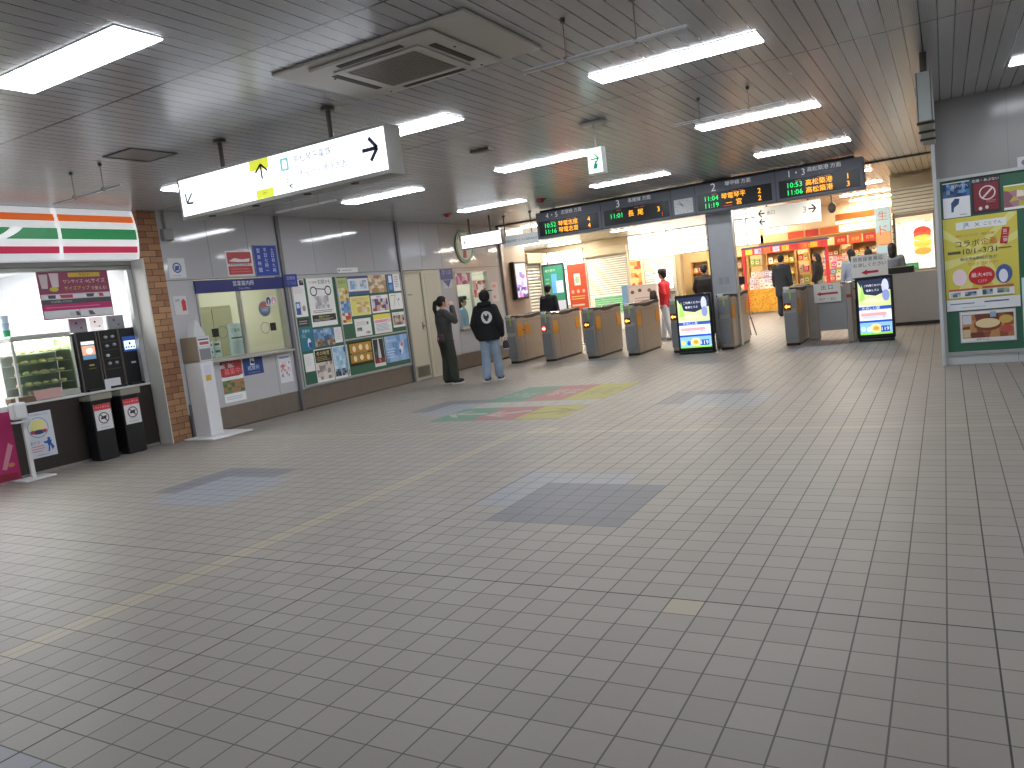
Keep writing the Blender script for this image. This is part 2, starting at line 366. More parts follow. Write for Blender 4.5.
# behind the gates
FWALL = M('#cfc3a8', .6)
struct('wall_far', MB().box(-17, 7, 30.6, 30.7, 0, ZC, M('#d9b983', .6)), 'warm back wall of the far shop')
struct('wall_far_left', MB().box(-17.1, -17, 16, 31, 0, ZC, FWALL), None)
struct('wall_return', MB().box(-17, XW-.12, 16.85, 16.97, 0, ZC, FWALL), None)
SLAT = slat_material()
def shutter(label, x0, x1, y, z0, z1, rz=0, box=.28):
    t = thing('roller_shutter', label, 'shutter', ((x0+x1)/2, y, 0), rz); w = abs(x1-x0)/2
    MB().box(-w, w, 0, .05, z0, z1-box, SLAT).obj('curtain', t)
    if box > 0: MB().box(-w-.03, w+.03, -.12, .18, z1-box, z1, M('#b3a78f', .3, .3), .01).obj('shutter_box', t)
    for s in (-1, 1): MB().box(s*w-.035, s*w+.035, -.04, .08, z0, z1-box, M('#b9b2a2', .35, .4)).obj('guide_rail', t)
    return t
shutter('cream roller shutter left of the food poster, under a bulkhead', -12.15, -10.45, 27.9, 0, 2.96)
shutter('narrow white roller shutter behind the person in red', -9.85, -8.66, 28.0, 0, 2.34, 0, .0)
t = shutter('white roller shutter between wall screen and green panel', -.42, .42, 0, 0, 2.6); t.location = (-9.66, 18.6, 0); t.rotation_euler = (0, 0, LEFT)
struct('wall_bulkhead', MB().box(-10.42, -9.87, 27.9, 28.2, 0, 2.34, FWALL).box(-17, -10.40, 28.0, 28.3, 2.34, ZC, M('#c7b491', .35)).box(-17, -12.2, 28.0, 28.2, 0, .9, FWALL), None)
# transom windows of the far shopfront
def lit_window(n, x0, x1, z0, z1, y=28.0, bars=2, e=1.5):
    t = thing('window_%d' % n, 'bright transom window over the far shopfront', None, ((x0+x1)/2, y, z0)); t['kind'] = 'structure'; w = (x1-x0)/2; h = z1-z0
    f = MB(); f.box(-w, w, 0, .06, 0, .035, M('#8f897b')); f.box(-w, w, 0, .06, h-.03, h, M('#8f897b')); f.box(-w, w, 0, .05, h*.42, h*.42+.025, M('#8f897b'))
    for k in range(bars+1): q = -w+2*w*k/bars; f.box(max(-w, q-.02), min(w, q+.02), 0, .06, 0, h, M('#8f897b'))
    f.obj('window_frame', t); MB().box(-w+.02, w-.02, .02, .03, .03, h-.03, M('#fdfcf6', .4, 0, e)).obj('pane', t)
lit_window(3, -10.40, -7.4, 2.34, ZC); lit_window(4, -7.4, -4.6, 2.34, ZC); lit_window(5, -16.9, -12.25, 2.34, 3.1, 27.9, 3)
lit_window(6, -16.9, -12.25, .9, 2.34, 28.05, 4, .9)
struct('trim_7', MB().box(-8.66, -8.45, 28.0, 28.3, 0, 2.34, M('#a08a66')).box(-7.45, -7.37, 28.0, 28.2, 0, 2.34, M('#b79a5e')), 'brown posts of the far shopfront')
struct('wall_facade', MB().box(-4.6, 7, 27.6, 27.8, 2.55, ZC, M('#cdb591', .5)), 'beige bulkhead above the gift shop')
struct('wall_counter', MB().box(-1.02, 7, 20.3, 20.5, 0, ZC, M('#c2b59b', .5)), 'wall with the burger advert')
struct('wall_far_right', MB().box(.4, .5, 11.46, 20.3, 0, ZC, M('#c6baa2', .5)), None)

# ================================================================ CEILING FIXTURES
def light_proto():
    t = thing('ceiling_light', 'x', 'light')
    MB().prism([(-.168, 0), (.168, 0), (.165, -.006), (-.165, -.006)], 'x', -.70, .70, M('#dcdcda', .5)).obj('housing', t)
    MB().box(-.69, .69, -.155, .155, -.012, -.0065, M('#f4f8ff', .5, 0, LAMP)).obj('diffuser', t); return t
lp = light_proto(); first = True
col_n = {-7.52: 'near the ticket office wall', -4.71: 'in the second line from the left', -1.86: 'in the third line from the left', 1.36: 'in the rightmost line'}
row_n = {3.12: 'in the row nearest the camera', 6.48: 'in the second row from the camera', 9.73: 'in the third row from the camera', 13.06: 'in the row before the departure board'}
extra = {(-4.71, 3.12): 'largest ceiling light panel, cut by the left edge of the picture', (-1.86, 6.48): 'long bright ceiling light right of the air conditioner, below the thin hanging rail',
         (-4.71, 6.48): 'ceiling light partly behind the right end of the big guide sign', (-7.52, 6.48): 'ceiling light of which only a tip shows left of the big guide sign',
         (-4.71, 9.73): 'ceiling light that ends behind the small exit sign', (-1.86, 9.73): 'ceiling light close under the second hanging rail'}
for y in row_n:
    for x in col_n:
        if (x, y) in ((1.36, 13.06),): continue
        o = lp if first else copy_tree(lp); first = False
        o.location = (x, y, ZC); o['label'] = extra.get((x, y), 'white light %s, %s' % (row_n[y], col_n[x])); o['group'] = 'fluorescent ceiling lights of the hall'
def far_light_proto():
    t = thing('ceiling_light', 'x', 'light')
    MB().box(-.65, .65, -.12, .12, -.008, 0, M('#dcdcda', .5)).obj('housing', t)
    MB().box(-.64, .64, -.11, .11, -.014, -.0085, M('#fff4e2', .5, 0, LAMP_FAR)).obj('diffuser', t); return t
fp = far_light_proto(); first = True
for y, yn in ((18.2, 'first row past the gates'), (21.4, 'second row past the gates'), (24.6, 'third row past the gates'), (27.1, 'added row along the far shopfront')):  # last row is added to brighten the far shutters
    for x, xn in ((-12.6, 'far left'), (-9.0, 'left of the middle'), (-5.4, 'middle'), (-1.9, 'right')):
        if x == -12.6 and y == 18.2: pass
        o = fp if first else copy_tree(fp); first = False
        o.location = (x, y, ZC); o['label'] = 'warm ceiling light in the %s, %s' % (yn, xn); o['group'] = 'ceiling lights past the gates'
fp2 = [copy_tree(fp) for _ in range(3)]
for o, x, xn in zip(fp2, (-7.6, -4.9, -2.3), ('left', 'middle', 'right')):
    o.location = (x, 29.2, ZC); o['label'] = 'warm ceiling light inside the far shop, %s' % xn

# cassette air conditioner
t = thing('air_conditioner', 'large square beige ceiling air conditioner between the nearest lights', 'air conditioner', (-3.30, 4.77, ZC))
AC = M('#c2beb6', .5); ACD = M('#3c3a38', .6)
MB().box(-.83, .83, -.53, .53, -.022, 0, AC, .01).obj('cover_plate', t)
MB().box(-.55, .52, -.46, .46, -.048, -.0225, AC, .012).obj('panel', t)
g = MB().box(-.345, .255, -.28, .27, -.054, -.0485, M('#8d867e', .6))
for k in range(16): g.box(-.345, .255, -.27+k*.034, -.266+k*.034, -.057, -.054, M('#756f68'))
g.obj('intake_grille', t)
MB().box(-.42, -.345, -.33, .32, -.060, -.0485, AC).box(.255, .33, -.33, .32, -.060, -.0485, AC).box(-.345, .255, -.33, -.28, -.060, -.0485, AC).box(-.345, .255, .27, .32, -.060, -.0485, AC).obj('grille_frame', t)
for a in ((-.50, -.445, -.26, .25), (.365, .42, -.26, .25), (-.32, .24, -.415, -.365), (-.32, .24, .35, .40)):
    sl = MB().box(*a, -.0525, -.0485, ACD)
    if a[1]-a[0] > .2:
        for k in range(3): sl.box(a[0], a[1], a[2]+.008+k*.016, a[2]+.012+k*.016, -.055, -.0525, M('#6c6862'))
    else:
        for k in range(3): sl.box(a[0]+.008+k*.016, a[0]+.012+k*.016, a[2], a[3], -.055, -.0525, M('#6c6862'))
    sl.obj('air_outlet', t)
for x, y in ((-.52, -.2), (.47, -.1), (-.47, .40), (.38, .40)): MB().cyl(x, y, -.053, -.0485, .009, ACD).obj('screw', t)
# square ceiling hatch, smoke detector, alarms
t = thing('ceiling_hatch', 'square ceiling hatch with a thin dark frame at upper left', 'hatch', (-6.72, 5.01, ZC))
MB().box(-.21, .21, -.24, .24, -.006, 0, M('#757371', .3)).obj('panel', t)
MB().box(-.22, .22, -.25, -.235, -.012, 0, '#5c5a58').box(-.22, .22, .235, .25, -.012, 0, '#5c5a58').box(-.22, -.205, -.235, .235, -.012, 0, '#5c5a58').box(.205, .22, -.235, .235, -.012, 0, '#5c5a58').obj('frame', t)
t = thing('downlight', 'small dark oblong ceiling fitting between the middle lights', 'ceiling fitting', (-4.73, 8.12, ZC))
MB().box(-.13, .13, -.06, .06, -.03, 0, M('#5d4c42'), .01).obj('body', t); MB().box(.13, .15, -.05, .05, -.03, 0, WHITE).obj('end_cap', t)
for x, y, s in ((-8.54, 13.04, 'above the small left-arrow sign'), (-6.61, 13.39, 'beside the left end of the departure board')):
    t = thing('alarm_lamp', 'small red alarm lamp on the ceiling ' + s, 'alarm', (x, y, ZC))
    MB().cyl(0, 0, -.02, 0, .09, M('#8c3030'), 18).obj('base', t); MB().ball((0, 0, -.03), (.06, .06, .045), M('#a02a2a', .3)).obj('lens', t)
# thin hanging rails
def rail(label, x0, x1, y, z, rods):
    t = thing('hanging_rail', label, 'rail', (x0, y, z), 0, 'thin rails hung from the ceiling'); L = x1-x0
    MB().box(0, L, -.018, .018, -.010, .010, M('#cfcfcf', .3, .1)).box(0, L, -.026, -.022, -.014, .002, M('#a0a0a0', .3, .2)).obj('bar', t)
    for r in rods:
        MB().cyl(r-x0, 0, .012, ZC-z, .0035, M('#6f6c69', .4, .3), 8).cyl(r-x0, 0, ZC-z-.03, ZC-z, .018, M('#55524f'), 10).box(r-x0-.012, r-x0+.012, -.022, .022, -.013, .02, M('#77746f')).obj('rod', t)
rail('thin silver rail hung above the long light beside the air conditioner', -2.45, -1.30, 4.9, 3.01, (-2.12, -1.63))
rail('thin silver rail hung close beside the third row light', -2.37, -1.29, 8.08, 3.06, (-2.10, -1.61))
rail('thin dark rail hung in front of the striped shop sign', -8.06, -6.92, 4.9, 3.02, (-7.70, -7.21))
rail('thin rail hung beside the ticket office light', -8.10, -7.0, 8.05, 3.05, (-7.8, -7.3))

# big guide sign
LIT = M('#f2f7ff', .4, 0, 1.5); POST = M('#56524d', .4, .4)
t = thing('guide_sign', 'long illuminated white direction sign hung at upper left, with yellow field and arrows', 'sign', (-6.42, 5.15, 2.64))
W, H = 2.54, .345; SILVER = M('#8e8c86', .35, .5)
MB().box(-.02, W+.02, 0, .19, H, H+.02, SILVER).box(-.02, W+.02, 0, .19, -.03, 0, SILVER).box(-.02, 0, 0, .19, 0, H, SILVER).box(W, W+.02, 0, .19, 0, H, SILVER).box(0, W, .17, .19, 0, H, SILVER).obj('casing', t)
MB().box(0, W, .004, .02, 0, H, LIT).obj('lit_panel', t)
y = .003; NAVY = M('#10204a')
MB().rect(.98, H-.09, 1.22, H-.001, y, M('#e2e83a', .4, 0, .7)).obj('yellow_field', t); MB().rect(1.02, .001, 1.24, .08, y, M('#e2e83a', .4, 0, .7)).obj('yellow_field', t)
def arrow(b, cx, cz, ang, L, th, y, m):
    c, s = math.cos(ang), math.sin(ang)
    def seg(ax, az, bx, bz):
        d = Vector((bx-ax, bz-az)); n = Vector((-d.y, d.x)).normalized()*th/2
        pts = [(ax+n.x, az+n.y), (ax-n.x, az-n.y), (bx-n.x, bz-n.y), (bx+n.x, bz+n.y)]
        pts = [(cx+p[0]*c-p[1]*s, cz+p[0]*s+p[1]*c) for p in pts]
        b.poly(list(reversed(pts)), y, m)
    seg(-L/2, 0, L/2, 0); seg(L/2, 0, L/2-L*.5, L*.58); seg(L/2, 0, L/2-L*.5, -L*.58)
for q in ((.12, .16, R(225), .12, .018, y, NAVY), (1.12, .235, R(90), .13, .02, y-.0006, M('#2c3310')), (2.37, .19, 0, .16, .032, y, NAVY), (1.46, .06, R(200), .05, .010, y, M('#3c4012'))):
    a = MB(); arrow(a, *q); a.obj('arrow', t)
GR = M('#3c4254')
MB().text('ことでん', .22, .20, .46, .26, y, M('#8a96ae')).obj('lettering', t); MB().text('バスのりば', .50, .22, .86, .28, y, M('#8a96ae')).obj('lettering', t); MB().text('Bus', .22, .12, .36, .16, y, M('#a8b2c4')).obj('lettering', t)
MB().text('改札口', 1.03, .11, 1.19, .15, y-.0006, GR).obj('lettering', t); MB().text('Gate', 1.07, .035, 1.18, .062, y-.0006, M('#5a6018')).obj('lettering', t)
MB().text('高松琴平電鉄', 1.52, .23, 1.96, .30, y, GR).obj('lettering', t); MB().text('Elevator', 1.52, .185, 1.75, .21, y, M('#b5bcc9')).obj('lettering', t)
MB().text('市役所・県庁方面', 1.52, .10, 2.16, .165, y, GR).obj('lettering', t); MB().text('City Hall, Prefectural Office and Central Park', 1.52, .035, 2.3, .075, y, GR).obj('lettering', t)
MB().ring(1.42, .10, .012, .02, y, M('#8a90a0')).obj('symbol', t)
MB().rect(1.36, .19, 1.46, .30, y, M('#9fe0e0', .4, 0, .5)).rect(1.385, .21, 1.435, .28, y-.0006, LIT).obj('lift_symbol', t)
for x in (.55, 1.91): MB().cyl(x, .09, H+.02, ZC-2.64, .022, POST, 12).cyl(x, .09, ZC-2.64-.03, ZC-2.64, .06, POST, 16).obj('hanger', t)
for x in (.3, .9, 1.55, 2.1): MB().cyl(x, .09, -.038, -.03, .035, BLACK, 14).obj('underside_vent', t)
# small sign with left arrow
t = thing('guide_sign', 'short illuminated white sign with a left arrow above the staffed window', 'sign', (-9.12, 14.35, 2.66))
W2 = 1.0
MB().box(-.015, W2+.015, 0, .15, .27, .285, SILVER).box(-.015, W2+.015, 0, .15, -.02, 0, SILVER).box(-.015, 0, 0, .15, 0, .27, SILVER).box(W2, W2+.015, 0, .15, 0, .27, SILVER).box(0, W2, .13, .15, 0, .27, SILVER).obj('casing', t)
MB().box(0, W2, .004, .02, 0, .27, LIT).obj('lit_panel', t)
a = MB(); arrow(a, .11, .135, math.pi, .11, .016, .003, NAVY); a.obj('arrow', t)
MB().text('精算所・お忘れ物', .25, .15, .9, .215, .003, M('#a9afba')).text('Fare adjustment', .25, .06, .85, .10, .003, M('#b9bfca')).obj('lettering', t)
for x in (.2, .72): MB().cyl(x, .07, .285, ZC-2.66, .02, POST, 10).obj('hanger', t)
# banner
t = thing('banner_sign', 'narrow white lettered board between the left-arrow sign and departure board', 'sign', (-8.44, 15.0, 2.60))
MB().box(0, .86, 0, .03, 0, .235, M('#c8cccd', .5, 0, .4)).obj('board', t)
MB().text('琴電瓦町駅', .03, .06, .32, .17, -.001, '#2b3d78').text('ことでん', .33, .06, .56, .17, -.001, '#8a5a6a').text('瓦町改札口', .57, .06, .84, .17, -.001, '#2b3d78').obj('lettering', t)
for x in (.06, .72): MB().cyl(x, .015, .235, ZC-2.60, .012, POST, 8).cyl(x, .015, ZC-2.63, ZC-2.60, .035, POST, 10).obj('hanger', t)
# exit sign
t = thing('exit_sign', 'small white and green exit sign hung from an oblong ceiling plate', 'sign', (-3.24, 8.03, 2.72))
MB().box(-.09, .09, -.05, .05, 0, .28, M('#cfd6d6', .4)).obj('casing', t)
MB().box(-.08, .08, -.056, -.0505, .01, .27, M('#e8fff4', .4, 0, 1.1)).obj('lit_panel', t)
g = MB(); GN = M('#1c9a6c', .4, 0, .3); arrow(g, 0, .155, 0, .09, .014, -.058, GN); g.poly([(-.03, .05), (.02, .05), (.03, .10), (-.01, .11)], -.058, GN); g.disc(.01, .12, .012, .012, -.0585, GN); g.obj('pictogram', t)
MB().cyl(0, 0, .28, ZC-2.72-.03, .010, M('#b9b9b9', .3, .5), 8).obj('hanger', t)
MB().box(-.14, .14, -.09, .09, ZC-2.72-.04, ZC-2.72, M('#b4b4b4', .4), .02).obj('ceiling_plate', t)
# long sign box seen end-on
t = thing('sign_box', 'long pale box sign seen end-on near the top of the poster wall corner', 'sign', (-.095, 8.0, 2.62))
MB().box(-.065, .065, 0, 1.9, 0, .42, M('#9fa39f', .5), .008).obj('casing', t)
MB().box(-.050, .050, -.012, 0, .0, .42, M('#aab0ab', .5)).box(-.056, -.050, -.014, 0, 0, .42, M('#3c3e3c')).box(.050, .056, -.014, 0, 0, .42, M('#3c3e3c')).obj('end_cap', t)
for q in (.05, .65, 1.25): MB().box(-.07, .07, q, q+.03, -.02, 0, M('#3f3d39')).obj('bracket', t)
for q in (.35, 1.55): MB().cyl(0, q, .42, ZC-2.62, .03, POST, 12).obj('hanger', t)
# security camera dome / mirror past the gates
t = thing('ceiling_speaker', 'dark oval speaker hung below the bright ceiling past the gates', 'speaker', (-2.27, 20.0, 2.72))
MB().ball((0, 0, 0), (.09, .12, .13), M('#4a4642')).obj('body', t); MB().cyl(0, 0, .12, ZC-2.72, .012, POST, 8).obj('hanger', t)

# ================================================================ DEPARTURE BOARD
t = thing('departure_board', 'wide grey departure board with green and orange lettering over the gates', 'departure board', (0, 15.0, 2.66))
HD = M('#656b78', .4, 0, .05); LEDB = M('#101113', .3)
MB().box(-7.58, -1.15, 0, .28, 0, .55, HD, .01).obj('casing', t)
MB().box(-7.5, -1.3, .06, .22, .55, .60, M('#22242a')).obj('mounting_rail', t)
GRN = M('#16e070', .4, 0, 1.6); ORG = M('#ffa81c', .4, 0, 2.0); REDL = M('#e03418', .4, 0, 1.0); LET = M('#e6e8ec', .5, 0, .35)
panels = [(-7.52, -6.15, '10:52', '11:16', '琴電志度', '琴電志度', '4', '4', '4・5', '志度線'),
          (-6.02, -4.65, '11:01', None, '長  尾', None, '3', None, '3', '長尾線'),
          (-4.08, -2.70, '11:04', '11:19', '琴電琴平', '一  宮', '2', '2', '2', '琴平線'),
          (-2.57, -1.22, '10:53', '11:06', '高松築港', '高松築港', '1', '3', '1・3', '高松築港')]
for x0, x1, t1, t2, d1, d2, n1, n2, hn, hd in panels:
    s = MB().box(x0, x1, -.008, 0, .05, .36, LEDB).obj('display_panel', t)
    g = MB(); w = x1-x0; y = -.010
    r1 = (.215, .305); r2 = (.085, .175)
    if t2 is None: r1 = (.18, .275)
    g.text(t1, x0+.12, r1[0], x0+.43, r1[1], y, GRN)
    if t2: g.text(t2, x0+.12, r2[0], x0+.43, r2[1], y, GRN)
    g.text(d1, x0+.46, r1[0]-.01, x0+.91, r1[1]+.01, y, ORG)
    if d2: g.text(d2, x0+.46, r2[0]-.01, x0+.91, r2[1]+.01, y, ORG)
    g.text(n1, x0+1.10, r1[0], x0+1.22, r1[1], y, ORG)
    if n2: g.text(n2, x0+1.10, r2[0], x0+1.22, r2[1], y, ORG)
    if t2 is None: g.text('!', x0+1.20, .08, x0+1.26, .16, y, REDL)
    if d2 and d2.startswith('一'): g.rect(x0+.49, .075, x0+.65, .085, y, REDL)
    for q in (.28, .66, .78): g.rect(x0+q, .325, x0+q+.10, .335, y, M('#c07a5a', .4, 0, .4))
    g.obj('lettering', s)
    h = MB(); h.text(hn, x0+.18, .39, x0+.46, .535, y+.008, LET); h.text(hd+' 方面', x0+.50, .445, x0+1.06, .53, y+.008, LET)
    h.text('for Takamatsu', x0+.50, .395, x0+1.12, .425, y+.008, M('#9a9ea8')); h.obj('heading', t)
for x in (-6.08, -4.60, -4.12, -2.63): MB().box(x-.004, x+.004, -.006, 0, .0, .55, M('#34383f')).obj('joint', t)
k = MB().box(-4.54, -4.17, -.012, 0, .06, .34, M('#e2e6e8', .4)).obj('clock', t)
h = MB()
for i in range(12): a = R(30*i); h.rect(-4.355+.15*math.sin(a)-.004, .20+.115*math.cos(a)-.008, -4.355+.15*math.sin(a)+.004, .20+.115*math.cos(a)+.008, -.014, '#54585c')
h.add([(-4.36, -.0145, .20), (-4.35, -.0145, .205), (-4.45, -.0145, .265), (-4.46, -.0145, .26)], [(0, 1, 2, 3)], M('#202428')); h.add([(-4.36, -.015, .195), (-4.35, -.015, .20), (-4.42, -.015, .29), (-4.428, -.015, .285)], [(0, 1, 2, 3)], M('#202428')); h.obj('clock_hands', k)
for x in (-7.2, -5.8, -2.1): MB().cyl(x, .14, .60, ZC-2.66, .03, POST, 10).obj('hanger', t)

# steel pillar
t = thing('pillar', 'square stainless steel pillar under the departure board', 'pillar', (-3.86, 15.85, 0)); t['kind'] = 'structure'; t.name = 'trim_8'
del t['category']
PST = M('#b4b7bc', .36, .45, noise=.08)
MB().box(-.25, .25, -.22, .0, 0, ZC, PST, .02).obj('cladding', t)
MB().box(-.253, -.235, -.225, -.2, .0, ZC, M('#5f6266', .3, .8)).box(.235, .253, -.225, -.2, 0, ZC, M('#d0d2d4', .2, .6)).obj('edge_strip', t)
MB().box(-.10, -.02, -.235, -.22, 1.27, 1.40, M('#a8acb0', .3, .5), .005).box(.02, .10, -.235, -.22, 1.27, 1.40, M('#a8acb0', .3, .5), .005).obj('switch_plate', t)

# ================================================================ TICKET GATES
GSTEEL = M('#a69f97', .33, .6, noise=.12); GDARK = M('#2b2422', .7); ORP = M('#c98a1e', .45); GFR = M('#7d8286', .38, .4, noise=.08)
def gate_proto(L=1.58, W=.27, H=1.07):
    t = thing('ticket_gate', 'x', 'ticket gate')
    # plan: rounded nose at both ends
    def plan(w, l0, l1, r):
        pts = []
        for cx, cy, a0 in ((w-r, l0+r, -90), (w-r, l1-r, 0), (r, l1-r, 90), (r, l0+r, 180)):
            for k in range(5): a = R(a0+22.5*k); pts.append((cx+r*math.cos(a), cy+r*math.sin(a)))
        return pts
    b = MB(); rings = [(0.05, .035, .0), (.12, .03, 0), (.45, .012, 0), (.70, 0, 0), (H-.05, 0, 0), (H-.02, .006, 0)]
    n = 20; vs = []; 
    for z, ins, _ in rings: vs += [(x, y, z) for x, y in plan(W, ins, L-ins, .06)]
    fs = []
    for i in range(len(rings)-1):
        for k in range(n): a, c = i*n+k, i*n+(k+1) % n; fs.append((a, c, c+n, a+n))
    fs += [tuple(reversed(range(n))), tuple(range(len(vs)-n, len(vs)))]
    b.add(vs, fs, GSTEEL, False); b.obj('body', t)
    MB().prism(plan(W-.02, .045, L-.045, .06), 'z', 0, .05, BLACK).obj('plinth', t)
    # dished dark top
    prof = [(.06, H-.055), (.02, H-.02), (.05, H+.008), (.16, H+.010), (.38, H-.012), (.70, H-.016), (1.05, H+.0), (1.30, H+.014), (L-.05, H+.014), (L-.01, H-.01), (L-.05, H-.055), (1.2, H-.05), (.85, H-.085), (.55, H-.085), (.3, H-.05)]
    MB().prism(prof, 'x', -.002, W+.002, GDARK).obj('top_cover', t)
    MB().prism([(.40, H-.012), (.68, H-.017), (.60, H+.004), (.45, H+.006)], 'x', .05, W+.003, M('#b8babd', .2, .6)).obj('card_reader', t)
    MB().box(.02, W-.03, -.006, .0, .70, .985, GFR, .003).obj('front_panel', t)
    MB().box(.015, W-.04, -.004, .004, .12, .62, M('#7c7f82', .38, .3)).obj('kick_panel', t)
    MB().box(.025, .13, .0, .10, H-.022, H+.03, M('#c9d2d6', .3), .008).obj('ticket_slot', t)
    MB().box(.13, .155, -.009, .0, .86, 1.05, M('#8fae2c', .5, 0, .15)).obj('green_strip', t)
    for q0, q1 in ((.05, .32), (L-.33, L-.10)): MB().box(W-.001, W+.006, q0, q1, .60, .88, ORP, .003).obj('orange_pad', t)
    MB().box(-.006, .001, .12, .34, .62, .86, ORP, .003).obj('orange_pad', t)
    MB().box(W, W+.002, .37, L-.05, .93, .935, M('#5d5955')).box(W, W+.002, .36, .365, .07, .93, M('#5d5955')).obj('panel_seam', t)
    MB().box(W-.12, W-.1, .55, .58, 1.0, 1.05, BLACK).obj('sensor', t)
    return t
def gate_lamp(t, kind):
    if kind == 'stop':
        l = MB().box(.02, .14, -.015, -.006, .67, .80, M('#8c1c14', .4, 0, .5)).obj('no_entry_lamp', t)
        MB().disc(.08, .735, .045, .05, -.017, M('#ff6a5a', .4, 0, 3)).rect(.05, .725, .11, .745, -.018, M('#ffffff', .4, 0, 3)).obj('symbol', l)
    elif kind == 'go':
        l = MB().box(.02, .15, -.015, -.006, .67, .80, M('#5a2c08', .4, 0, .2)).obj('arrow_lamp', t)
        a = MB().poly([(.035, .735), (.075, .695), (.075, .72), (.135, .72), (.135, .75), (.075, .75), (.075, .775)], -.017, M('#ffb23c', .4, 0, 3.2)); a.obj('arrow', l)
gp = gate_proto(); first = True
gates = [(-8.70, 15.1, None, 'leftmost steel ticket gate, beside the person in the black hoodie'),
         (-7.78, 15.05, 'stop', 'steel ticket gate with the red no-entry lamp'),
         (-6.76, 15.05, 'go', 'steel ticket gate with arrow lamp, next right of the red-lamp gate'),
         (-5.86, 15.10, 'go', 'steel ticket gate with arrow lamp, next left of the left digital screen'),
         (-4.86, 15.05, 'go', 'steel ticket gate standing behind the left digital screen'),
         (-3.90, 15.05, None, 'steel ticket gate before the foot of the steel pillar'),
         (-2.66, 14.98, 'go', 'steel ticket gate with arrow lamp at the left end of the low fence')]
for x, y, k, lab in gates:
    o = gp if first else copy_tree(gp); first = False
    o.location = (x, y, 0); o['label'] = lab; o['group'] = 'row of ticket gates'; o['_k'] = k or ''
for o in [q for q in COL.objects if q.get('_k') is not None]:
    k = o['_k']; del o['_k']
    gate_lamp(o, k)
for o in [q for q in COL.objects if q.get('label') == gates[0][3]]:   # the leftmost gate carries a red mark on its pads
    MB().disc(.62, .74, .0, .0, 0, ORP)
    MB().box(.2705, .278, .42, .66, .62, .86, ORP, .003).obj('orange_pad', o); MB().tube([(.279, .30, .74), (.2795, .40, .74)], .02, M('#c23a1c', .4, 0, .4), 8).obj('red_mark', o)

# digital screens standing before the gates
def screen(label, x, y, W=.70, H=1.10, tilt=0):
    t = thing('digital_screen', label, 'screen', (x, y, 0), tilt, 'lit advertising screens by the gates')
    MB().box(-W/2, W/2, 0, .12, .05, H+.03, M('#14161a', .3), .015).obj('casing', t)
    MB().box(-W/2+.02, W/2-.02, -.05, .20, 0, .05, M('#1a1b1e', .4), .01).obj('base', t)
    s = MB(); w = W/2-.045; z0, z1 = .12, H-.02; h = z1-z0; y = -.003; E = .9
    def m(c, e=E): return M(c, .3, 0, e)
    s.rect(-w, z0, w, z1, -.001, m('#dfeaf6')); s.obj('display', t); s = MB()
    s.rect(-w, z0+h*.66, w, z1, y, m('#28304a')); s.poly([(-w, z0+h*.55), (w, z0+h*.5), (w, z0+h*.80), (w*.1, z0+h*.70), (-w*.6, z0+h*.74), (-w, z0+h*.98)], y-.0005, m('#d4e4a0'))
    s.disc(w*.7, z0+h*.86, .055, .13, y-.001, m('#c9cdf0')); s.disc(w*.72, z0+h*.70, .06, .10, y-.0012, m('#8a94c8'))
    s.poly([(-w*.95, z0+h*.62), (-w*.55, z0+h*.62), (-w*.75, z0+h*.92)], y-.001, m('#a8d86a')); s.disc(-w*.1, z0+h*.62, .16, .035, y-.0012, m('#f0f4c0'))
    s.text('ご利用ください', -w*.6, z0+h*.86, w*.5, z0+h*.93, y-.0015, m('#ffffff')); s.text('電車とバス', -w*.5, z0+h*.77, w*.3, z0+h*.84, y-.0015, m('#ffffff'))
    s.rect(-w, z0+h*.45, w, z0+h*.515, y-.001, m('#3a56b8')); s.text('たのしい旅', -w*.9, z0+h*.455, w*.4, z0+h*.51, y-.0015, m('#ffffff'))
    s.rect(-w, z0+h*.27, w, z0+h*.45, y-.001, m('#e8f0fa')); s.rect(-w*.9, z0+h*.34, w*.7, z0+h*.40, y-.0015, m('#f0a8a8')); s.text('年末年始のご案内', -w*.85, z0+h*.29, w*.85, z0+h*.34, y-.002, m('#4a70c8'))
    s.rect(-w, z0, w, z0+h*.26, y-.001, m('#8cc4f0')); s.rect(-w, z0+h*.22, w, z0+h*.26, y-.0015, m('#2a50c0')); s.disc(0, z0+h*.11, .10, .08, y-.0015, m('#f0e0a0')); s.disc(0, z0+h*.11, .05, .04, y-.002, m('#e8a040'))
    for q in (-.8, -.45, .4, .75): s.disc(w*q, z0+h*(.08+.03*abs(q)), .035, .045, y-.002, m(random.choice(['#d8f0ff', '#2a60c0', '#f8e060', '#e8f8ff'])))
    s.rect(w*.3, z0+h*.04, w*.85, z0+h*.15, y-.0025, m('#2050b0')); s.text('119', w*.35, z0+h*.055, w*.8, z0+h*.135, y-.003, m('#ffffff')); s.rect(-w, z0, w, z0+h*.03, y-.003, m('#90e040'))
    s.obj('picture', t); return t
screen('tall lit advertising screen standing left of the steel pillar', -4.27, 14.72, .70, 1.12)
screen('tall lit advertising screen under the white notice at the right of the fence', -1.10, 14.86, .60, 1.10)
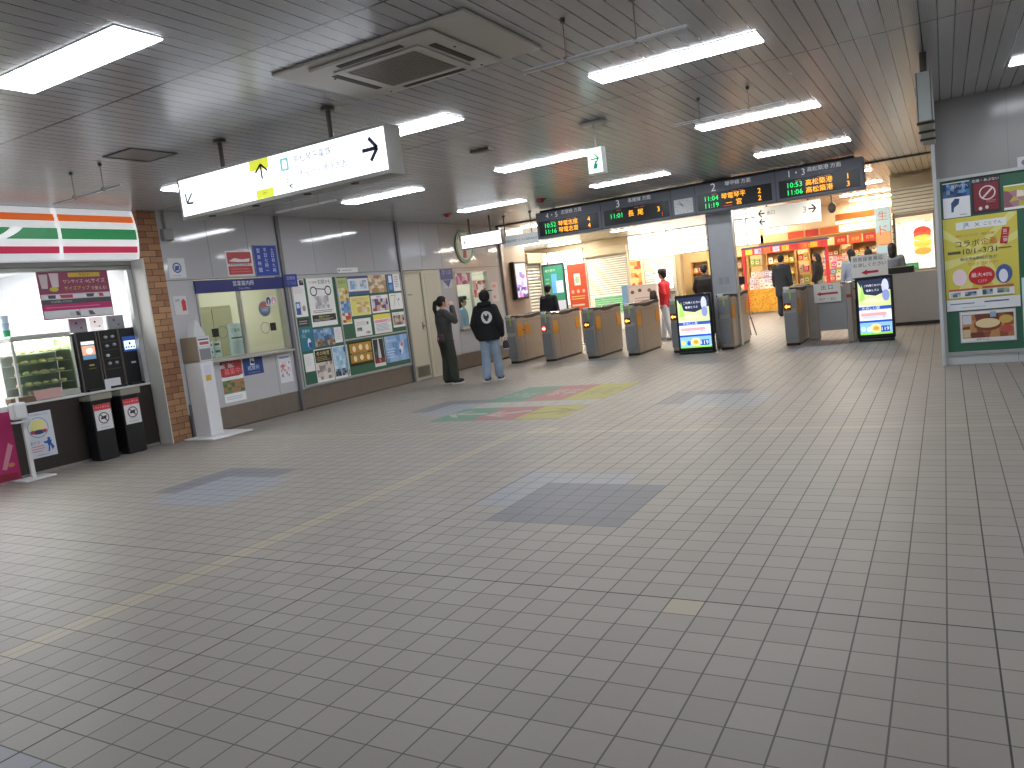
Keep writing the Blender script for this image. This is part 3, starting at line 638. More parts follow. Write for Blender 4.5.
# low fence with exit notice
t = thing('low_fence', 'grey steel panel fence between the last gate and right screen', 'fence', (-1.9, 15.9, 0))
MB().box(-.26, .26, -.02, .02, .16, .98, M('#a0a3a5', .38, .25)).obj('panel', t)
for x0, x1 in ((-.46, -.26), (.26, .50)): MB().box(x0, x1, -.05, .10, 0, 1.03, GSTEEL, .015).obj('post', t)
MB().box(-.46, .50, -.06, .11, 1.03, 1.06, M('#a4a5a4', .25, .7), .008).obj('top_rail', t)
MB().box(.40, .44, -.06, -.05, .05, .72, GDARK).obj('slot', t); MB().rect(.34, .90, .44, .93, -.053, '#7c3a34').obj('red_label', t)
t = thing('notice_card', 'white exit card with a red left arrow on the low fence', 'notice', (-1.98, 15.826, .71))
MB().box(-.24, .24, 0, .012, 0, .36, M('#e2e2de')).obj('card', t)
MB().text('出 口', -.14, .24, .14, .33, -.001, '#2a2e3a').text('EXIT ・ 出口', -.16, .04, .16, .09, -.001, '#5a5e68').obj('lettering', t)
MB().poly([(-.19, .165), (-.12, .125), (-.12, .145), (.19, .145), (.19, .185), (-.12, .185), (-.12, .205)], -.001, M('#b0343a')).obj('arrow', t)
t = thing('notice_card', 'white lettered card with a red left arrow standing over the right screen', 'notice', (-1.17, 15.0, 1.135))
MB().box(-.28, .30, 0, .012, .0, .38, M('#dededa')).obj('card', t)
g = MB()
for i, ch in enumerate('切符は係員に'): x = -.25+i*.082; g.rect(x, .27, x+.07, .355, -.0008, '#c4c6ca'); g.text(ch, x+.005, .275, x+.065, .35, -.0015, '#2c3040')
for i, ch in enumerate('お渡しください'): x = -.25+i*.077; g.text(ch, x+.002, .175, x+.068, .245, -.0015, '#2c3040')
g.obj('lettering', t)
MB().poly([(-.13, .075), (-.03, .03), (-.03, .055), (.15, .06), (.15, .10), (-.03, .10), (-.03, .125)], -.0015, M('#c0303a')).obj('arrow', t)
MB().box(.0, .02, .012, .03, -.15, .1, STEEL).obj('support', t)
t = thing('gate_post', 'steel end post of the fence, left of the right screen', 'post', (-1.52, 14.98, 0))
MB().box(-.05, .05, 0, .35, .0, 1.07, GSTEEL, .015).obj('body', t); MB().box(-.04, .04, -.004, 0, .80, .86, M('#8c3a34')).obj('red_label', t)
# staffed counter behind
t = thing('counter', 'grey steel counter with a black top slab behind the right screen', 'counter', (-.6, 17.6, 0))
MB().box(-.40, .98, 0, .45, .07, 1.07, M('#b4b5b8', .4, .1, noise=.05)).obj('body', t); MB().box(-.38, .95, .03, .42, 0, .07, M('#3a3a3a')).obj('plinth', t)
MB().box(-.42, .05, -.03, .47, 1.07, 1.20, M('#26221f', .4), .01).obj('top_slab', t)
t = thing('stand', 'thin grey folding stand behind the gate at the steel pillar', 'stand', (-4.0, 18.1, 0))
MB().tube([(-.15, 0, 1.3), (.05, 0, 0)], .014, M('#7e8084', .3, .6)).tube([(.20, -.15, 0), (-.15, 0, 1.3)], .014, M('#7e8084', .3, .6)).tube([(-.1, 0, .4), (.12, -.07, .4)], .01, M('#7e8084', .3, .6)).obj('frame', t)
MB().box(-.25, .0, -.03, .03, 1.18, 1.36, M('#2e3034')).obj('tray', t)

# ================================================================ FLOOR GUIDE STICKER
t = thing('floor_sticker', 'large faded green, red and yellow direction sticker on the floor', 'floor sticker', (-5.05, 9.6, 0))
MB().box(-.96, .96, -1.45, 1.4, 0, .002, M('#7d7b76', .6)).obj('sheet', t)
def fl(b, pts, z, m): b.add([(p[0], p[1], z) for p in pts], [tuple(range(len(pts)))], m)
def frect(b, x0, x1, y0, y1, z, m): fl(b, [(x0, y0), (x1, y0), (x1, y1), (x0, y1)], z, m)
FG, FR, FY, FW = M('#4f7362', .6, noise=.1), M('#8d5c5c', .6, noise=.1), M('#8f8a45', .6, noise=.1), M('#8f8d84', .6)
for nm, x0, x1, c in (('green_field', -.96, -.32, FG), ('red_field', -.32, .32, FR), ('yellow_field', .32, .96, FY)):
    b = MB(); frect(b, x0, x1, -.05, 1.4, .0025, c); frect(b, x0, x1, -1.45, -.55, .0025, c); b.obj(nm, t)
b = MB(); frect(b, -.9, .96, -.5, -.1, .003, FW); b.obj('white_band', t)
def ftext(b, s, x0, x1, y0, y1, z, m):
    v, f, w, h = text_polys(s); b.add([(x0+p[0]*(x1-x0), y0+p[1]*(y1-y0), z) for p in v], f, m)
b = MB(); ftext(b, 'のりば', -.88, -.42, .3, .8, .0035, FW); ftext(b, '琴平', -.22, .24, .3, .95, .0035, FW); ftext(b, '長尾', .42, .86, .3, .95, .0035, M('#6b6f48'))
ftext(b, '4・5', -.85, -.3, -.42, -.18, .0035, M('#7f6f78')); ftext(b, '1・3・2', -.1, .8, -.42, -.18, .0035, M('#7f6f78')); b.obj('lettering', t)
def farrow(b, cx, cy, ang, z, m):
    c, s = math.cos(ang), math.sin(ang)
    for pts in ([(-.3, -.05), (.15, -.05), (.15, .05), (-.3, .05)], [(.12, -.22), (.32, 0), (.12, .22), (.02, .22), (.2, 0), (.02, -.22)]):
        if len(pts) == 6: pts = [(.02, -.22), (.12, -.22), (.32, 0), (.20, 0)], [(.20, 0), (.32, 0), (.12, .22), (.02, .22)]
        else: pts = [pts]
        for q in pts: fl(b, [(cx+p[0]*c-p[1]*s, cy+p[0]*s+p[1]*c) for p in q], z, m)
b = MB(); farrow(b, -.64, -1.0, R(180), .0035, FW); farrow(b, 0, -1.0, R(210), .0035, FW); farrow(b, .64, -1.0, R(20), .0035, M('#6f6a3c')); b.obj('arrow', t)

# ================================================================ POSTERS AND BOARDS
def c_(c): return M(c, .45) if isinstance(c, str) else c
def design(b, W, H, ops, y0):
    y = y0
    for op in ops:
        y -= .0004; k = op[0]
        if k == 'r': b.rect(op[1]*W, op[2]*H, op[3]*W, op[4]*H, y, c_(op[5]))
        elif k == 'c': b.disc(op[1]*W, op[2]*H, op[3]*W, op[4]*H, y, c_(op[5]))
        elif k == 'o': b.ring(op[1]*W, op[2]*H, op[3]*H, op[4]*H, y, c_(op[5]))
        elif k == 'p': b.poly([(p*W, q*H) for p, q in op[1]], y, c_(op[2]))
        elif k == 't': b.text(op[1], op[2]*W, op[3]*H, op[4]*W, op[5]*H, y, c_(op[6]))
        elif k == 'v':     # vertical lettering
            n = len(op[1]); hh = (op[5]-op[3])/n
            for i, ch in enumerate(op[1]): b.text(ch, op[2]*W, (op[5]-hh*(i+1)+hh*.1)*H, op[4]*W, (op[5]-hh*i-hh*.05)*H, y, c_(op[6]))
        elif k == 'l':     # lines of small print
            n = op[5]; hh = (op[4]-op[2])/n; rr = random.Random(n*7+int(op[1]*50))
            for i in range(n): b.rect(op[1]*W, (op[2]+hh*(i+.3))*H, (op[1]+(op[3]-op[1])*rr.uniform(.7, 1))*W, (op[2]+hh*(i+.65))*H, y, c_(op[6]))
        elif k == 'm':     # a printed photograph: irregular patches
            nx, nz = op[6], op[7]; rr = random.Random(nx*13+nz*5+int(op[1]*99)+len(op[5])); x0, z0, x1, z1 = op[1:5]
            gx = [[(i + (rr.uniform(-.35, .35) if 0 < i < nx else 0))/nx for i in range(nx+1)] for _ in range(nz+1)]
            gz = [[(j + (rr.uniform(-.35, .35) if 0 < j < nz else 0))/nz for i in range(nx+1)] for j in range(nz+1)]
            for j in range(nz):
                for i in range(nx):
                    b.poly([((x0+(x1-x0)*gx[q][p])*W, (z0+(z1-z0)*gz[q][p])*H) for p, q in ((i, j), (i+1, j), (i+1, j+1), (i, j+1))], y, c_(rr.choice(op[5])))
    return y
def poster(label, u0, u1, z0, z1, ops, bg=PAPER, wall='L', off=0.0, cat='poster', name='poster', t=.004, group=None, frame=None, base=None, tilt=0):
    W, H = u1-u0, z1-z0; b = MB()
    if frame: b.box(-.012, W+.012, -t-.004, 0, -.012, H+.012, frame)
    b.box(0, W, -t-(.006 if frame else 0), 0, 0, H, c_(bg)); design(b, W, H, ops, -t-(.006 if frame else 0))
    if wall == 'L': o = b.obj(name, None, ((XW if base is None else base)+off, u0, z0), LEFT)
    else: o = b.obj(name, None, (u0, (11.25 if base is None else base)-off, z0), 0)
    tag(o, label, cat, group); return o

GREEN = M('#2f5e48', .6, noise=.06); ALU = M('#b4b6b4', .35, .5)
# notice board
t = thing('notice_board', 'long green notice board in aluminium frame on the left wall', 'notice board', (XW, 9.60, .37), LEFT)
W, H = 3.06, 1.89
MB().box(.02, W-.02, -.012, 0, .02, H-.02, GREEN).obj('green_panel', t)
MB().box(0, W, -.03, 0, 0, .04, ALU).box(0, W, -.03, 0, H-.03, H, ALU).box(0, .03, -.03, 0, .04, H-.03, ALU).box(W-.03, W, -.03, 0, .04, H-.03, ALU).obj('frame', t)
MB().box(1.12, 1.15, -.03, -.012, .04, H-.03, ALU).box(1.15, W-.03, -.028, -.012, .685, .715, ALU).obj('divider', t)
BO = .0125
def bp(label, u0, u1, z0, z1, ops, bg=PAPER, **k): return poster(label, u0, u1, z0, z1, ops, bg, off=k.pop('off', BO), group='posters on the green notice board', **k)
bp('white poster with a pair of black handcuffs', 9.99, 10.64, 1.38, 2.24, [('t', 'その投稿', .08, .86, .38, .95, '#a03038'), ('t', '犯罪かも', .40, .86, .95, .95, '#3a2a30'), ('o', .22, .72, .075, .10, '#1c1c20'), ('o', .78, .72, .075, .10, '#1c1c20'),
   ('p', [(.33, .76), (.66, .74), (.66, .76), (.33, .78)], '#3a3a40'), ('m', .22, .36, .76, .62, ['#b8b8ba', '#c9c9ca', '#a5a5a8', '#d8d8d8'], 6, 4), ('r', .04, .1, .96, .24, '#2a2b28'), ('t', '逮捕されます', .08, .17, .9, .22, '#d8d24a'), ('l', .08, .115, .92, .16, 2, '#bdbdbd'), ('l', .1, .27, .9, .34, 2, '#8a6a6a')])
bp('teal poster with a white figure left of the ship photo', 9.66, 9.98, .99, 1.40, [('r', 0, .0, 1, 1, '#2a6f86'), ('c', .62, .30, .13, .22, '#d8e6ea'), ('r', .55, .1, .78, .34, '#1f4fa0'), ('t', '募集中', .15, .76, .8, .9, '#b8dce4'), ('l', .1, .55, .5, .72, 3, '#8cc0cc')], '#2a6f86')
bp('black-headed slip above the teal poster', 9.66, 9.92, 1.42, 1.55, [('l', .1, .2, .9, .8, 2, '#c0a0a0')], '#26302c')
bp('wide photo poster of a blue harbour below the handcuffs', 10.0, 10.50, 1.03, 1.34, [('m', 0, .4, 1, 1, ['#4a78a8', '#6f98c0', '#3a6090', '#88a8c8'], 6, 3), ('m', 0, 0, 1, .42, ['#8a6a5a', '#6a5a52', '#a8988a', '#4a5a68'], 8, 3), ('t', '海の駅', .2, .72, .8, .92, '#d8dce0')])
bp('plain white sheet right of the harbour photo', 10.51, 10.71, 1.05, 1.33, [('l', .15, .2, .85, .9, 6, '#c8c8c8')])
bp('plain white leaflet at the lower left of the board', 9.68, 9.91, .63, .94, [('l', .15, .3, .85, .9, 6, '#cfcfcf')])
bp('black headed poster over a pale photo, lower left', 9.93, 10.37, .40, .99, [('r', .03, .60, .97, .97, '#26251f'), ('t', '冬の味覚', .08, .80, .9, .93, '#d8c890'), ('l', .1, .64, .9, .78, 3, '#a89858'), ('m', .03, .08, .97, .60, ['#c9beb8', '#d8cec8', '#a89a98', '#e0dad6', '#8a807e'], 6, 5)])
bp('pale blue poster with a skyline strip, lower left', 10.39, 10.79, .40, .99, [('m', .03, .3, .97, .97, ['#9cc0d8', '#b4d0e0', '#8ab4d0', '#c8dce8'], 5, 5), ('r', .74, .8, .9, .95, '#2a4f90'), ('m', .03, .08, .97, .3, ['#3a5060', '#6a8090', '#a0b0b8', '#2a3a4a'], 8, 3)])
bp('tall narrow poster in green, orange and blue bands', 10.77, 11.03, 1.36, 2.21, [('r', 0, .78, 1, 1, '#a8c078'), ('t', '秋祭り', .1, .85, .9, .96, '#a04050'), ('m', .05, .5, .95, .78, ['#c8b050', '#d8c878', '#b07038', '#e0dcc0'], 3, 4), ('m', .05, .24, .95, .5, ['#6a98c8', '#a8c0d8', '#5080b8'], 3, 4), ('m', .05, .03, .95, .24, ['#d8b850', '#b85048', '#e0d8b8'], 3, 3)])
bp('white timetable with a dark blue header, top row', 11.05, 11.63, 1.89, 2.23, [('r', 0, .86, 1, 1, '#41558e'), ('r', 0, 0, 1, .16, '#41558e'), ('m', .1, .28, .42, .75, ['#a8c4dc', '#c8dae8', '#88b0d4'], 3, 3), ('m', .58, .28, .9, .75, ['#a8c4dc', '#c8dae8', '#98a8b8'], 3, 3)])
bp('brown and cream photo poster, top row', 11.65, 12.17, 1.89, 2.25, [('m', 0, 0, 1, 1, ['#c0a078', '#d8c0a0', '#a88060', '#e0d4c0', '#b09080'], 6, 5), ('t', '和菓子', .3, .7, .8, .9, '#7a3a30')])
bp('blue half and white half leaflet, top right', 12.22, 12.63, 1.89, 2.24, [('r', 0, 0, .45, 1, '#2a5aa0'), ('r', .1, .5, .35, .9, '#dfe6f0'), ('l', .55, .2, .92, .9, 7, '#8a98a8'), ('r', .1, .1, .35, .4, '#5a98d0')])
bp('yellow flyer with pink lettering, second row', 11.05, 11.61, 1.49, 1.85, [('r', .02, .02, .98, .98, '#e0d878'), ('t', 'スタンプラリー', .08, .74, .9, .92, '#b86080'), ('m', .3, .15, .92, .7, ['#e8dca0', '#c8b058', '#e0c0b0', '#d8e0b0'], 5, 4)])
bp('poster of red and blue crowd photos, second row', 11.65, 12.17, 1.50, 1.84, [('r', 0, .82, 1, 1, '#e8e4ec'), ('t', '歌舞伎', .1, .84, .8, .97, '#5a4878'), ('m', .04, .1, .96, .8, ['#a04850', '#385088', '#c0a0a8', '#683848', '#d0c8c8'], 7, 4)])
bp('white flyer with a line drawn map, second row right', 12.22, 12.63, 1.53, 1.85, [('p', [(.3, .2), (.34, .2), (.45, .8), (.41, .8)], '#8ab090'), ('p', [(.5, .7), (.52, .7), (.7, .2), (.68, .2)], '#c08080'), ('l', .1, .82, .6, .92, 1, '#8090a0'), ('c', .7, .6, .06, .08, '#7090c0')])
bp('white square flyer with faint portraits, third row', 11.09, 11.56, 1.10, 1.43, [('m', .1, .3, .4, .5, ['#888', '#b0b0b0', '#607060'] and ['#888888', '#b0b0b0', '#607060'], 3, 2), ('l', .1, .6, .9, .85, 3, '#b8b8b8'), ('c', .78, .72, .06, .09, '#5a6a7a'), ('m', .6, .1, .92, .25, ['#90a090', '#c8c8c0', '#808080'], 4, 1)])
bp('yellow and pink striped leaflet, third row', 11.65, 12.18, 1.10, 1.47, [('r', 0, .75, 1, 1, '#e8d860'), ('r', 0, .55, 1, .72, '#e8c0c8'), ('l', .08, .58, .9, .7, 2, '#c04060'), ('l', .08, .1, .92, .52, 6, '#8090b0')])
bp('photo leaflet of brown figures, third row right', 12.24, 12.63, 1.17, 1.47, [('m', .04, .15, .96, .8, ['#a88878', '#786058', '#c8b8a8', '#889098', '#5a4a48'], 6, 3), ('l', .05, .84, .7, .94, 1, '#7a98b8')])
bp('black and gold poster with two rows of dancers', 10.83, 11.49, .57, 1.02, [('r', 0, 0, 1, 1, '#29231a'), ('r', .03, .53, .97, .92, '#b88a30'), ('r', .03, .12, .97, .48, '#b08228'), ('c', .22, .7, .07, .13, '#e8dcc0'), ('c', .5, .74, .08, .12, '#f0e4c8'), ('c', .78, .7, .07, .13, '#e8d8b0'), ('c', .22, .29, .07, .12, '#e8dcc0'), ('c', .5, .31, .08, .11, '#f0e4c8'), ('c', .78, .28, .07, .12, '#e8d8b0'), ('l', .1, .49, .9, .53, 1, '#e0c878')], '#29231a')
bp('dark poster with a white tower and red foot', 11.52, 11.85, .47, 1.01, [('r', .03, .14, .97, .98, '#282a30'), ('p', [(.38, .3), (.66, .3), (.56, .98), (.46, .98)], '#d0d4d8'), ('r', .03, .12, .97, .30, '#8a2c34'), ('m', .1, .3, .35, .6, ['#505860', '#30343c'], 2, 4), ('t', '塔', .4, .16, .6, .26, '#e8e0e0')])
bp('light blue poster with a pink and white figure', 11.89, 12.62, .50, 1.02, [('m', .0, 0, 1, 1, ['#7aa0d0', '#88acd8', '#6a94c8', '#98b8dc'], 6, 4), ('c', .68, .48, .08, .22, '#dce4ee'), ('c', .72, .62, .06, .08, '#d07088'), ('c', .62, .36, .05, .08, '#3070c0'), ('t', '冬のイルミ', .06, .74, .5, .9, '#dfe8f4'), ('l', .06, .15, .45, .55, 4, '#c8d8ec')])
# loose papers between ticket window and board
poster('white sheets with a blue and grey box beside the notice board', 9.57, 9.62, 1.0, 1.02, [], off=.05) if False else None
bp('long white sheet with a blue box at the left edge of the board', 9.64, 9.93, 1.58, 2.22, [('l', .1, .62, .9, .8, 4, '#c8c4cc'), ('r', .08, .06, .45, .40, '#2f5a9c'), ('r', .14, .24, .38, .36, '#c8d4e8'), ('c', .72, .22, .14, .08, '#a89098'), ('m', .6, .84, .95, .98, ['#4a4a50', '#88888c', '#303036'], 2, 2), ('r', .5, .04, .52, .42, '#b8b8bc')])
# signs on the left wall
def lsign(label, *a, **k): return poster(label, *a, cat='sign', name=k.pop('name', 'wall_sign'), t=k.pop('t', .012), **k)
t = lsign('small blue tab sign sticking out over the notice board corner', 9.46, 9.74, 2.10, 2.31, [('t', '定期券', .1, .55, .9, .85, '#9aa6d0'), ('t', 'うりば', .1, .15, .9, .45, '#7a86b8')], '#263a86', off=.051)
lsign('thin white title strip on top of the notice board', 10.83, 11.39, 2.30, 2.39, [('c', .08, .5, .03, .2, '#3a4a40'), ('l', .2, .3, .8, .7, 1, '#9a9a98')])
lsign('white notice with a blue recycling-like mark beside the brick column', 7.32, 7.60, 2.33, 2.61, [('o', .5, .52, .20, .27, '#3a5f96'), ('m', .36, .38, .64, .62, ['#2f528c', '#5a7cae'], 3, 2), ('r', .0, .40, .25, .48, PAPER), ('l', .15, .08, .85, .14, 1, '#8a8e94')], '#d3d4d5', t=.004, cat=None) if False else poster('white notice with a blue ring mark high beside the brick column', 7.32, 7.60, 2.33, 2.61, [('o', .5, .52, .20, .27, '#3a5f96'), ('m', .36, .38, .64, .62, ['#2f528c', '#5a7cae'], 3, 2), ('l', .15, .08, .85, .14, 1, '#8a8e94')], '#d0d1d3', cat='notice', name='notice')
poster('pale notice with a red arrow shape beside the brick column', 7.31, 7.53, 1.80, 2.07, [('p', [(.6, .2), (.9, .2), (.92, .7), (.75, .85), (.58, .7)], '#c03438'), ('t', '注意', .1, .7, .45, .86, '#303036')], '#c4c4c6', cat='notice', name='notice')
poster('red and white notice with white lettering over the ticket window', 8.36, 8.88, 2.32, 2.71, [('r', .04, .5, .96, .96, '#b2383c'), ('r', .04, .06, .96, .40, '#b2383c'), ('p', [(.08, .60), (.3, .72), (.6, .66), (.9, .70), (.85, .56), (.4, .56)], '#e0e0e0'), ('t', '年末年始営業案内', .06, .41, .94, .54, '#2f3c4a'), ('l', .12, .12, .88, .34, 2, '#c86a6c')], '#dcdcdc', cat='notice', name='notice')
lsign('square blue board with three columns of white characters', 8.92, 9.40, 2.31, 2.79, [('v', '営業時間', .12, .08, .26, .94, '#d8dcec'), ('v', '平日七時〜', .42, .08, .56, .94, '#d8dcec'), ('v', '土日祝九時', .74, .08, .88, .94, '#d8dcec')], '#1e3f9a', frame=M('#7f88a0', .4))
lsign('long dark blue lintel sign over the ticket window', 7.69, 9.44, 2.085, 2.275, [('t', '営業案内所', .40, .42, .64, .86, '#d4d8e8'), ('t', 'Ticket Office', .44, .14, .60, .30, '#a0a8cc'), ('t', 'ことでん', .05, .3, .18, .7, '#3c2c68')], '#1c2468', off=.016, t=.02)
# below window
poster('red and green poster below the ticket window', 7.93, 8.34, .54, 1.04, [('r', 0, .5, 1, 1, '#a83a3c'), ('m', 0, .78, 1, 1, ['#a83a3c', '#3a3034', '#c8c4c4'], 5, 2), ('t', '運転士', .06, .80, .7, .96, '#e0707a'), ('t', '募集中!', .15, .56, .98, .76, '#e8858a'), ('p', [(.0, .46), (.5, .40), (1, .5), (1, .54), (.5, .45), (0, .52)], '#d8dce0'), ('m', 0, 0, 1, .4, ['#8a6848', '#4a7048', '#a07858', '#688050'], 5, 4)], cat='poster')
poster('white strip with faint blue print under the red poster', 7.93, 8.34, .40, .53, [('l', .1, .25, .9, .75, 2, '#a8b8d0')], cat='notice', name='notice')
lsign('square blue sign with white lettering below the ticket window', 8.37, 8.77, .76, 1.03, [('r', .36, .56, .58, .96, '#e0e4ea'), ('c', .44, .74, .05, .1, '#1a2040'), ('c', .52, .70, .05, .09, '#1a2040'), ('t', '精算所', .2, .26, .8, .54, '#b8c4e0'), ('t', 'Fare Adjustment', .1, .06, .92, .18, '#8a98c8')], '#22407e', t=.004)
poster('white notice with small red and blue marks, right below the window', 9.10, 9.38, .53, 1.00, [('r', .1, .86, .9, .92, '#5a8ac0'), ('m', .12, .2, .88, .72, ['#c8c8cc', '#c86a70', '#8090b8', '#dcdce0', '#dcdce0'], 6, 6)], '#d2d3d6', cat='notice', name='notice')
# things on the glass
GX = XW-.03
def gp_(label, *a, **k): return poster(label, *a, base=GX-.0, **k)
b = MB(); b.loft([(0, 0, 0, .125, .125), (0, 0, .003, .125, .125)], M('#8090a8'), 24); b.v = [(v[0], -v[2], v[1]) for v in b.v]; design(b, .24, .24, [('p', [(.05, .6), (.2, .88), (.5, .97), (.8, .88), (.95, .6)], '#a8605a'), ('l', .2, .3, .8, .5, 2, '#b8c0cc')], 0); n0 = 48
b.v[n0:] = [(v[0]-.12, v[1]-.003, v[2]-.12) for v in b.v[n0:]]; tag(b.obj('sticker', None, (GX, 9.01, 1.78), LEFT), 'orange and blue round sticker on the window glass', 'sticker')
gp_('white restroom pictogram sticker at the upper right of the glass', 9.06, 9.28, 1.82, 1.98, [('c', .25, .5, .22, .4, '#35508e'), ('p', [(.2, .15), (.3, .15), (.3, .6), (.2, .6)], '#e0e0e0'), ('c', .75, .5, .22, .4, '#c090a8'), ('p', [(.65, .2), (.85, .2), (.75, .7)], '#e0e0e0')], '#c9c7b8', cat='sticker', name='sticker')
for lab, u, z in (('black round-framed speaking hole cover at the left of the ticket window', 8.05, 1.48), ('black speaking hole cover at the right of the ticket window', 9.10, 1.47)):
    t = thing('intercom', lab, 'intercom', (XW-.032, u, z), LEFT)
    MB().box(-.14 if u < 8.5 else -.03, -.03 if u < 8.5 else .08, -.03, 0, -.06, .07, BLACK, .005).obj('speaker', t)
    r = MB(); cx = .06 if u < 8.5 else -.14; vs = [(cx+q*math.cos(2*math.pi*k/24), -.006, q*math.sin(2*math.pi*k/24)) for q in (.085, .095) for k in range(24)]
    r.add(vs, [(k, 24+k, 24+(k+1) % 24, (k+1) % 24) for k in range(24)], M('#6a6c6e')); r.obj('ring', t)
t = thing('notice_stand', 'white standing board with a dark animal picture behind the glass', 'notice', (XW-.16, 8.48, 1.02), LEFT)
MB().box(-.16, .16, -.01, .01, .02, .58, M('#d6dade')).obj('board', t); MB().text('ご案内', -.10, .42, .06, .52, -.012, '#283038').box(-.12, .12, -.0125, -.012, .34, .36, M('#404850')).rect(-.12, .10, .12, .30, -.0125, '#c4ccd4').obj('lettering', t)
MB().box(-.2, .2, -.05, .05, 0, .02, M('#b29a78')).obj('foot', t)
t = thing('leaflet_rack', 'small rack of leaflets on the sill left in the window', 'leaflet rack', (XW-.2, 8.02, 1.02), LEFT)
MB().box(-.14, .16, 0, .05, 0, .34, M('#c4c8c8')).obj('frame', t)
for i in range(2):
    for j in range(3): MB().box(-.12+i*.14, -.01+i*.14, -.015, 0, .02+j*.11, .10+j*.11, M(random.choice(['#d8d8d4', '#8a9aa0', '#404448', '#b8c8d0']))).rect(-.11+i*.14, .05+j*.11, -.02+i*.14, .085+j*.11, -.016, '#50585c').obj('leaflet', t)
t = thing('tray', 'blue cash tray on the ticket window sill', 'tray', (XW-.12, 8.36, 1.02), LEFT); MB().box(-.12, .12, -.06, .06, 0, .02, M('#2a5f9a')).obj('body', t); MB().box(-.12, .12, -.06, -.05, .02, .035, M('#3a70aa')).obj('rim', t)
# signs at the staffed window
lsign('blue sign with white shapes left of the staffed window', 14.12, 14.60, 2.05, 2.29, [('t', 'きっぷ', .15, .5, .85, .9, '#98a4d0')], '#2c3c7c', t=.01)
lsign('small blue triangular flag sign under the blue sign', 14.18, 14.52, 1.86, 2.04, [('p', [(.0, 1), (1, 1), (.6, .1)], '#2c3c7c')], '#b4b6c0', t=.004)
poster('white sheet with red stamps, right of the staffed window', 16.22, 16.55, 1.45, 1.92, [('r', .15, .72, .7, .86, '#c08088'), ('l', .15, .5, .85, .66, 3, '#b0a0a4'), ('r', .2, .15, .6, .3, '#c07880')], '#b9b7b8', cat='notice', name='notice')
gp_('pink poster strip in the upper left of the staffed window', 14.74, 15.32, 1.92, 2.18, [('m', 0, 0, 1, 1, ['#b85a88', '#d8a0b8', '#8a4a70', '#e0d0d8'], 6, 3)], cat='poster')
gp_('red and white flyers in the right half of the staffed window', 15.46, 16.02, 1.60, 1.98, [('m', 0, 0, 1, 1, ['#b85048', '#e0d8d4', '#a03c38', '#c89890', '#dfe0e2'], 5, 4)], cat='poster')
# round emblem
t = thing('round_emblem', 'oval green and white numeral emblem sign high beside the left-arrow sign', 'sign', (XW, 15.20, 2.78), LEFT)
b = MB(); n = 32; vs = [(.37*math.cos(2*math.pi*k/n), y, .385*math.sin(2*math.pi*k/n)) for y in (0, -.03) for k in range(n)]
b.add(vs, [(k, (k+1) % n, n+(k+1) % n, n+k) for k in range(n)] + [tuple(range(n, 2*n))], M('#2e7a52', .35)); b.obj('disc', t)
b = MB(); b.disc(0, 0, .30, .315, -.031, M('#c9ccc8', .35)); b.obj('white_field', t)
b = MB(); b.poly([(-.20, .12), (.20, .12), (.20, .24), (-.20, .24)], -.032, M('#c8763a')); b.poly([(.05, .0), (.20, .12), (.08, .12), (-.05, .0)], -.0325, M('#2e7a52')); b.poly([(-.12, -.26), (.04, -.26), (.05, .0), (-.05, .0)], -.0325, M('#b23a40')); b.obj('numeral', t)
lsign('faint grey lettering panel to the right of the round emblem', 15.66, 16.2, 2.50, 2.78, [('t', 'コンビニ', .1, .6, .7, .85, '#8a8a90'), ('t', 'STATION STORE', .1, .15, .95, .35, '#8a8a90')], '#a6a6a9', t=.003)
# small junction box and speaker on the upper wall near the brick
t = thing('junction_box', 'grey box with a pipe at the top beside the brick column', 'box', (XW, 7.33, 2.86), LEFT)
MB().box(-.06, .10, -.09, 0, 0, .16, M('#8f8f8c', .4), .01).obj('body', t); MB().cyl(.02, -.03, .16, ZC-2.86, .02, M('#85827e', .4), 10).obj('pipe', t)
# wall screen past the ticket office
t = thing('wall_screen', 'black framed portrait screen on the wall past the corner guard', 'screen', (XW, 17.27, 1.42), LEFT)
MB().box(0, .66, -.12, 0, 0, .96, M('#2c211c', .35), .01).obj('casing', t)
b = MB(); design(b, .56, .86, [('r', 0, 0, 1, 1, M('#c8b8c8', .3, 0, .5)), ('m', 0, .3, 1, .75, [M('#a8a0d8', .3, 0, .5), M('#d8c8e8', .3, 0, .5), M('#8878b8', .3, 0, .4), M('#e8b8c8', .3, 0, .5)], 5, 5), ('m', 0, 0, 1, .3, [M('#5a4890', .3, 0, .4), M('#c088b8', .3, 0, .5), M('#b8c8f0', .3, 0, .5)], 5, 3)], -.122)
b.move((.05, 0, .05)); b.obj('display', t)

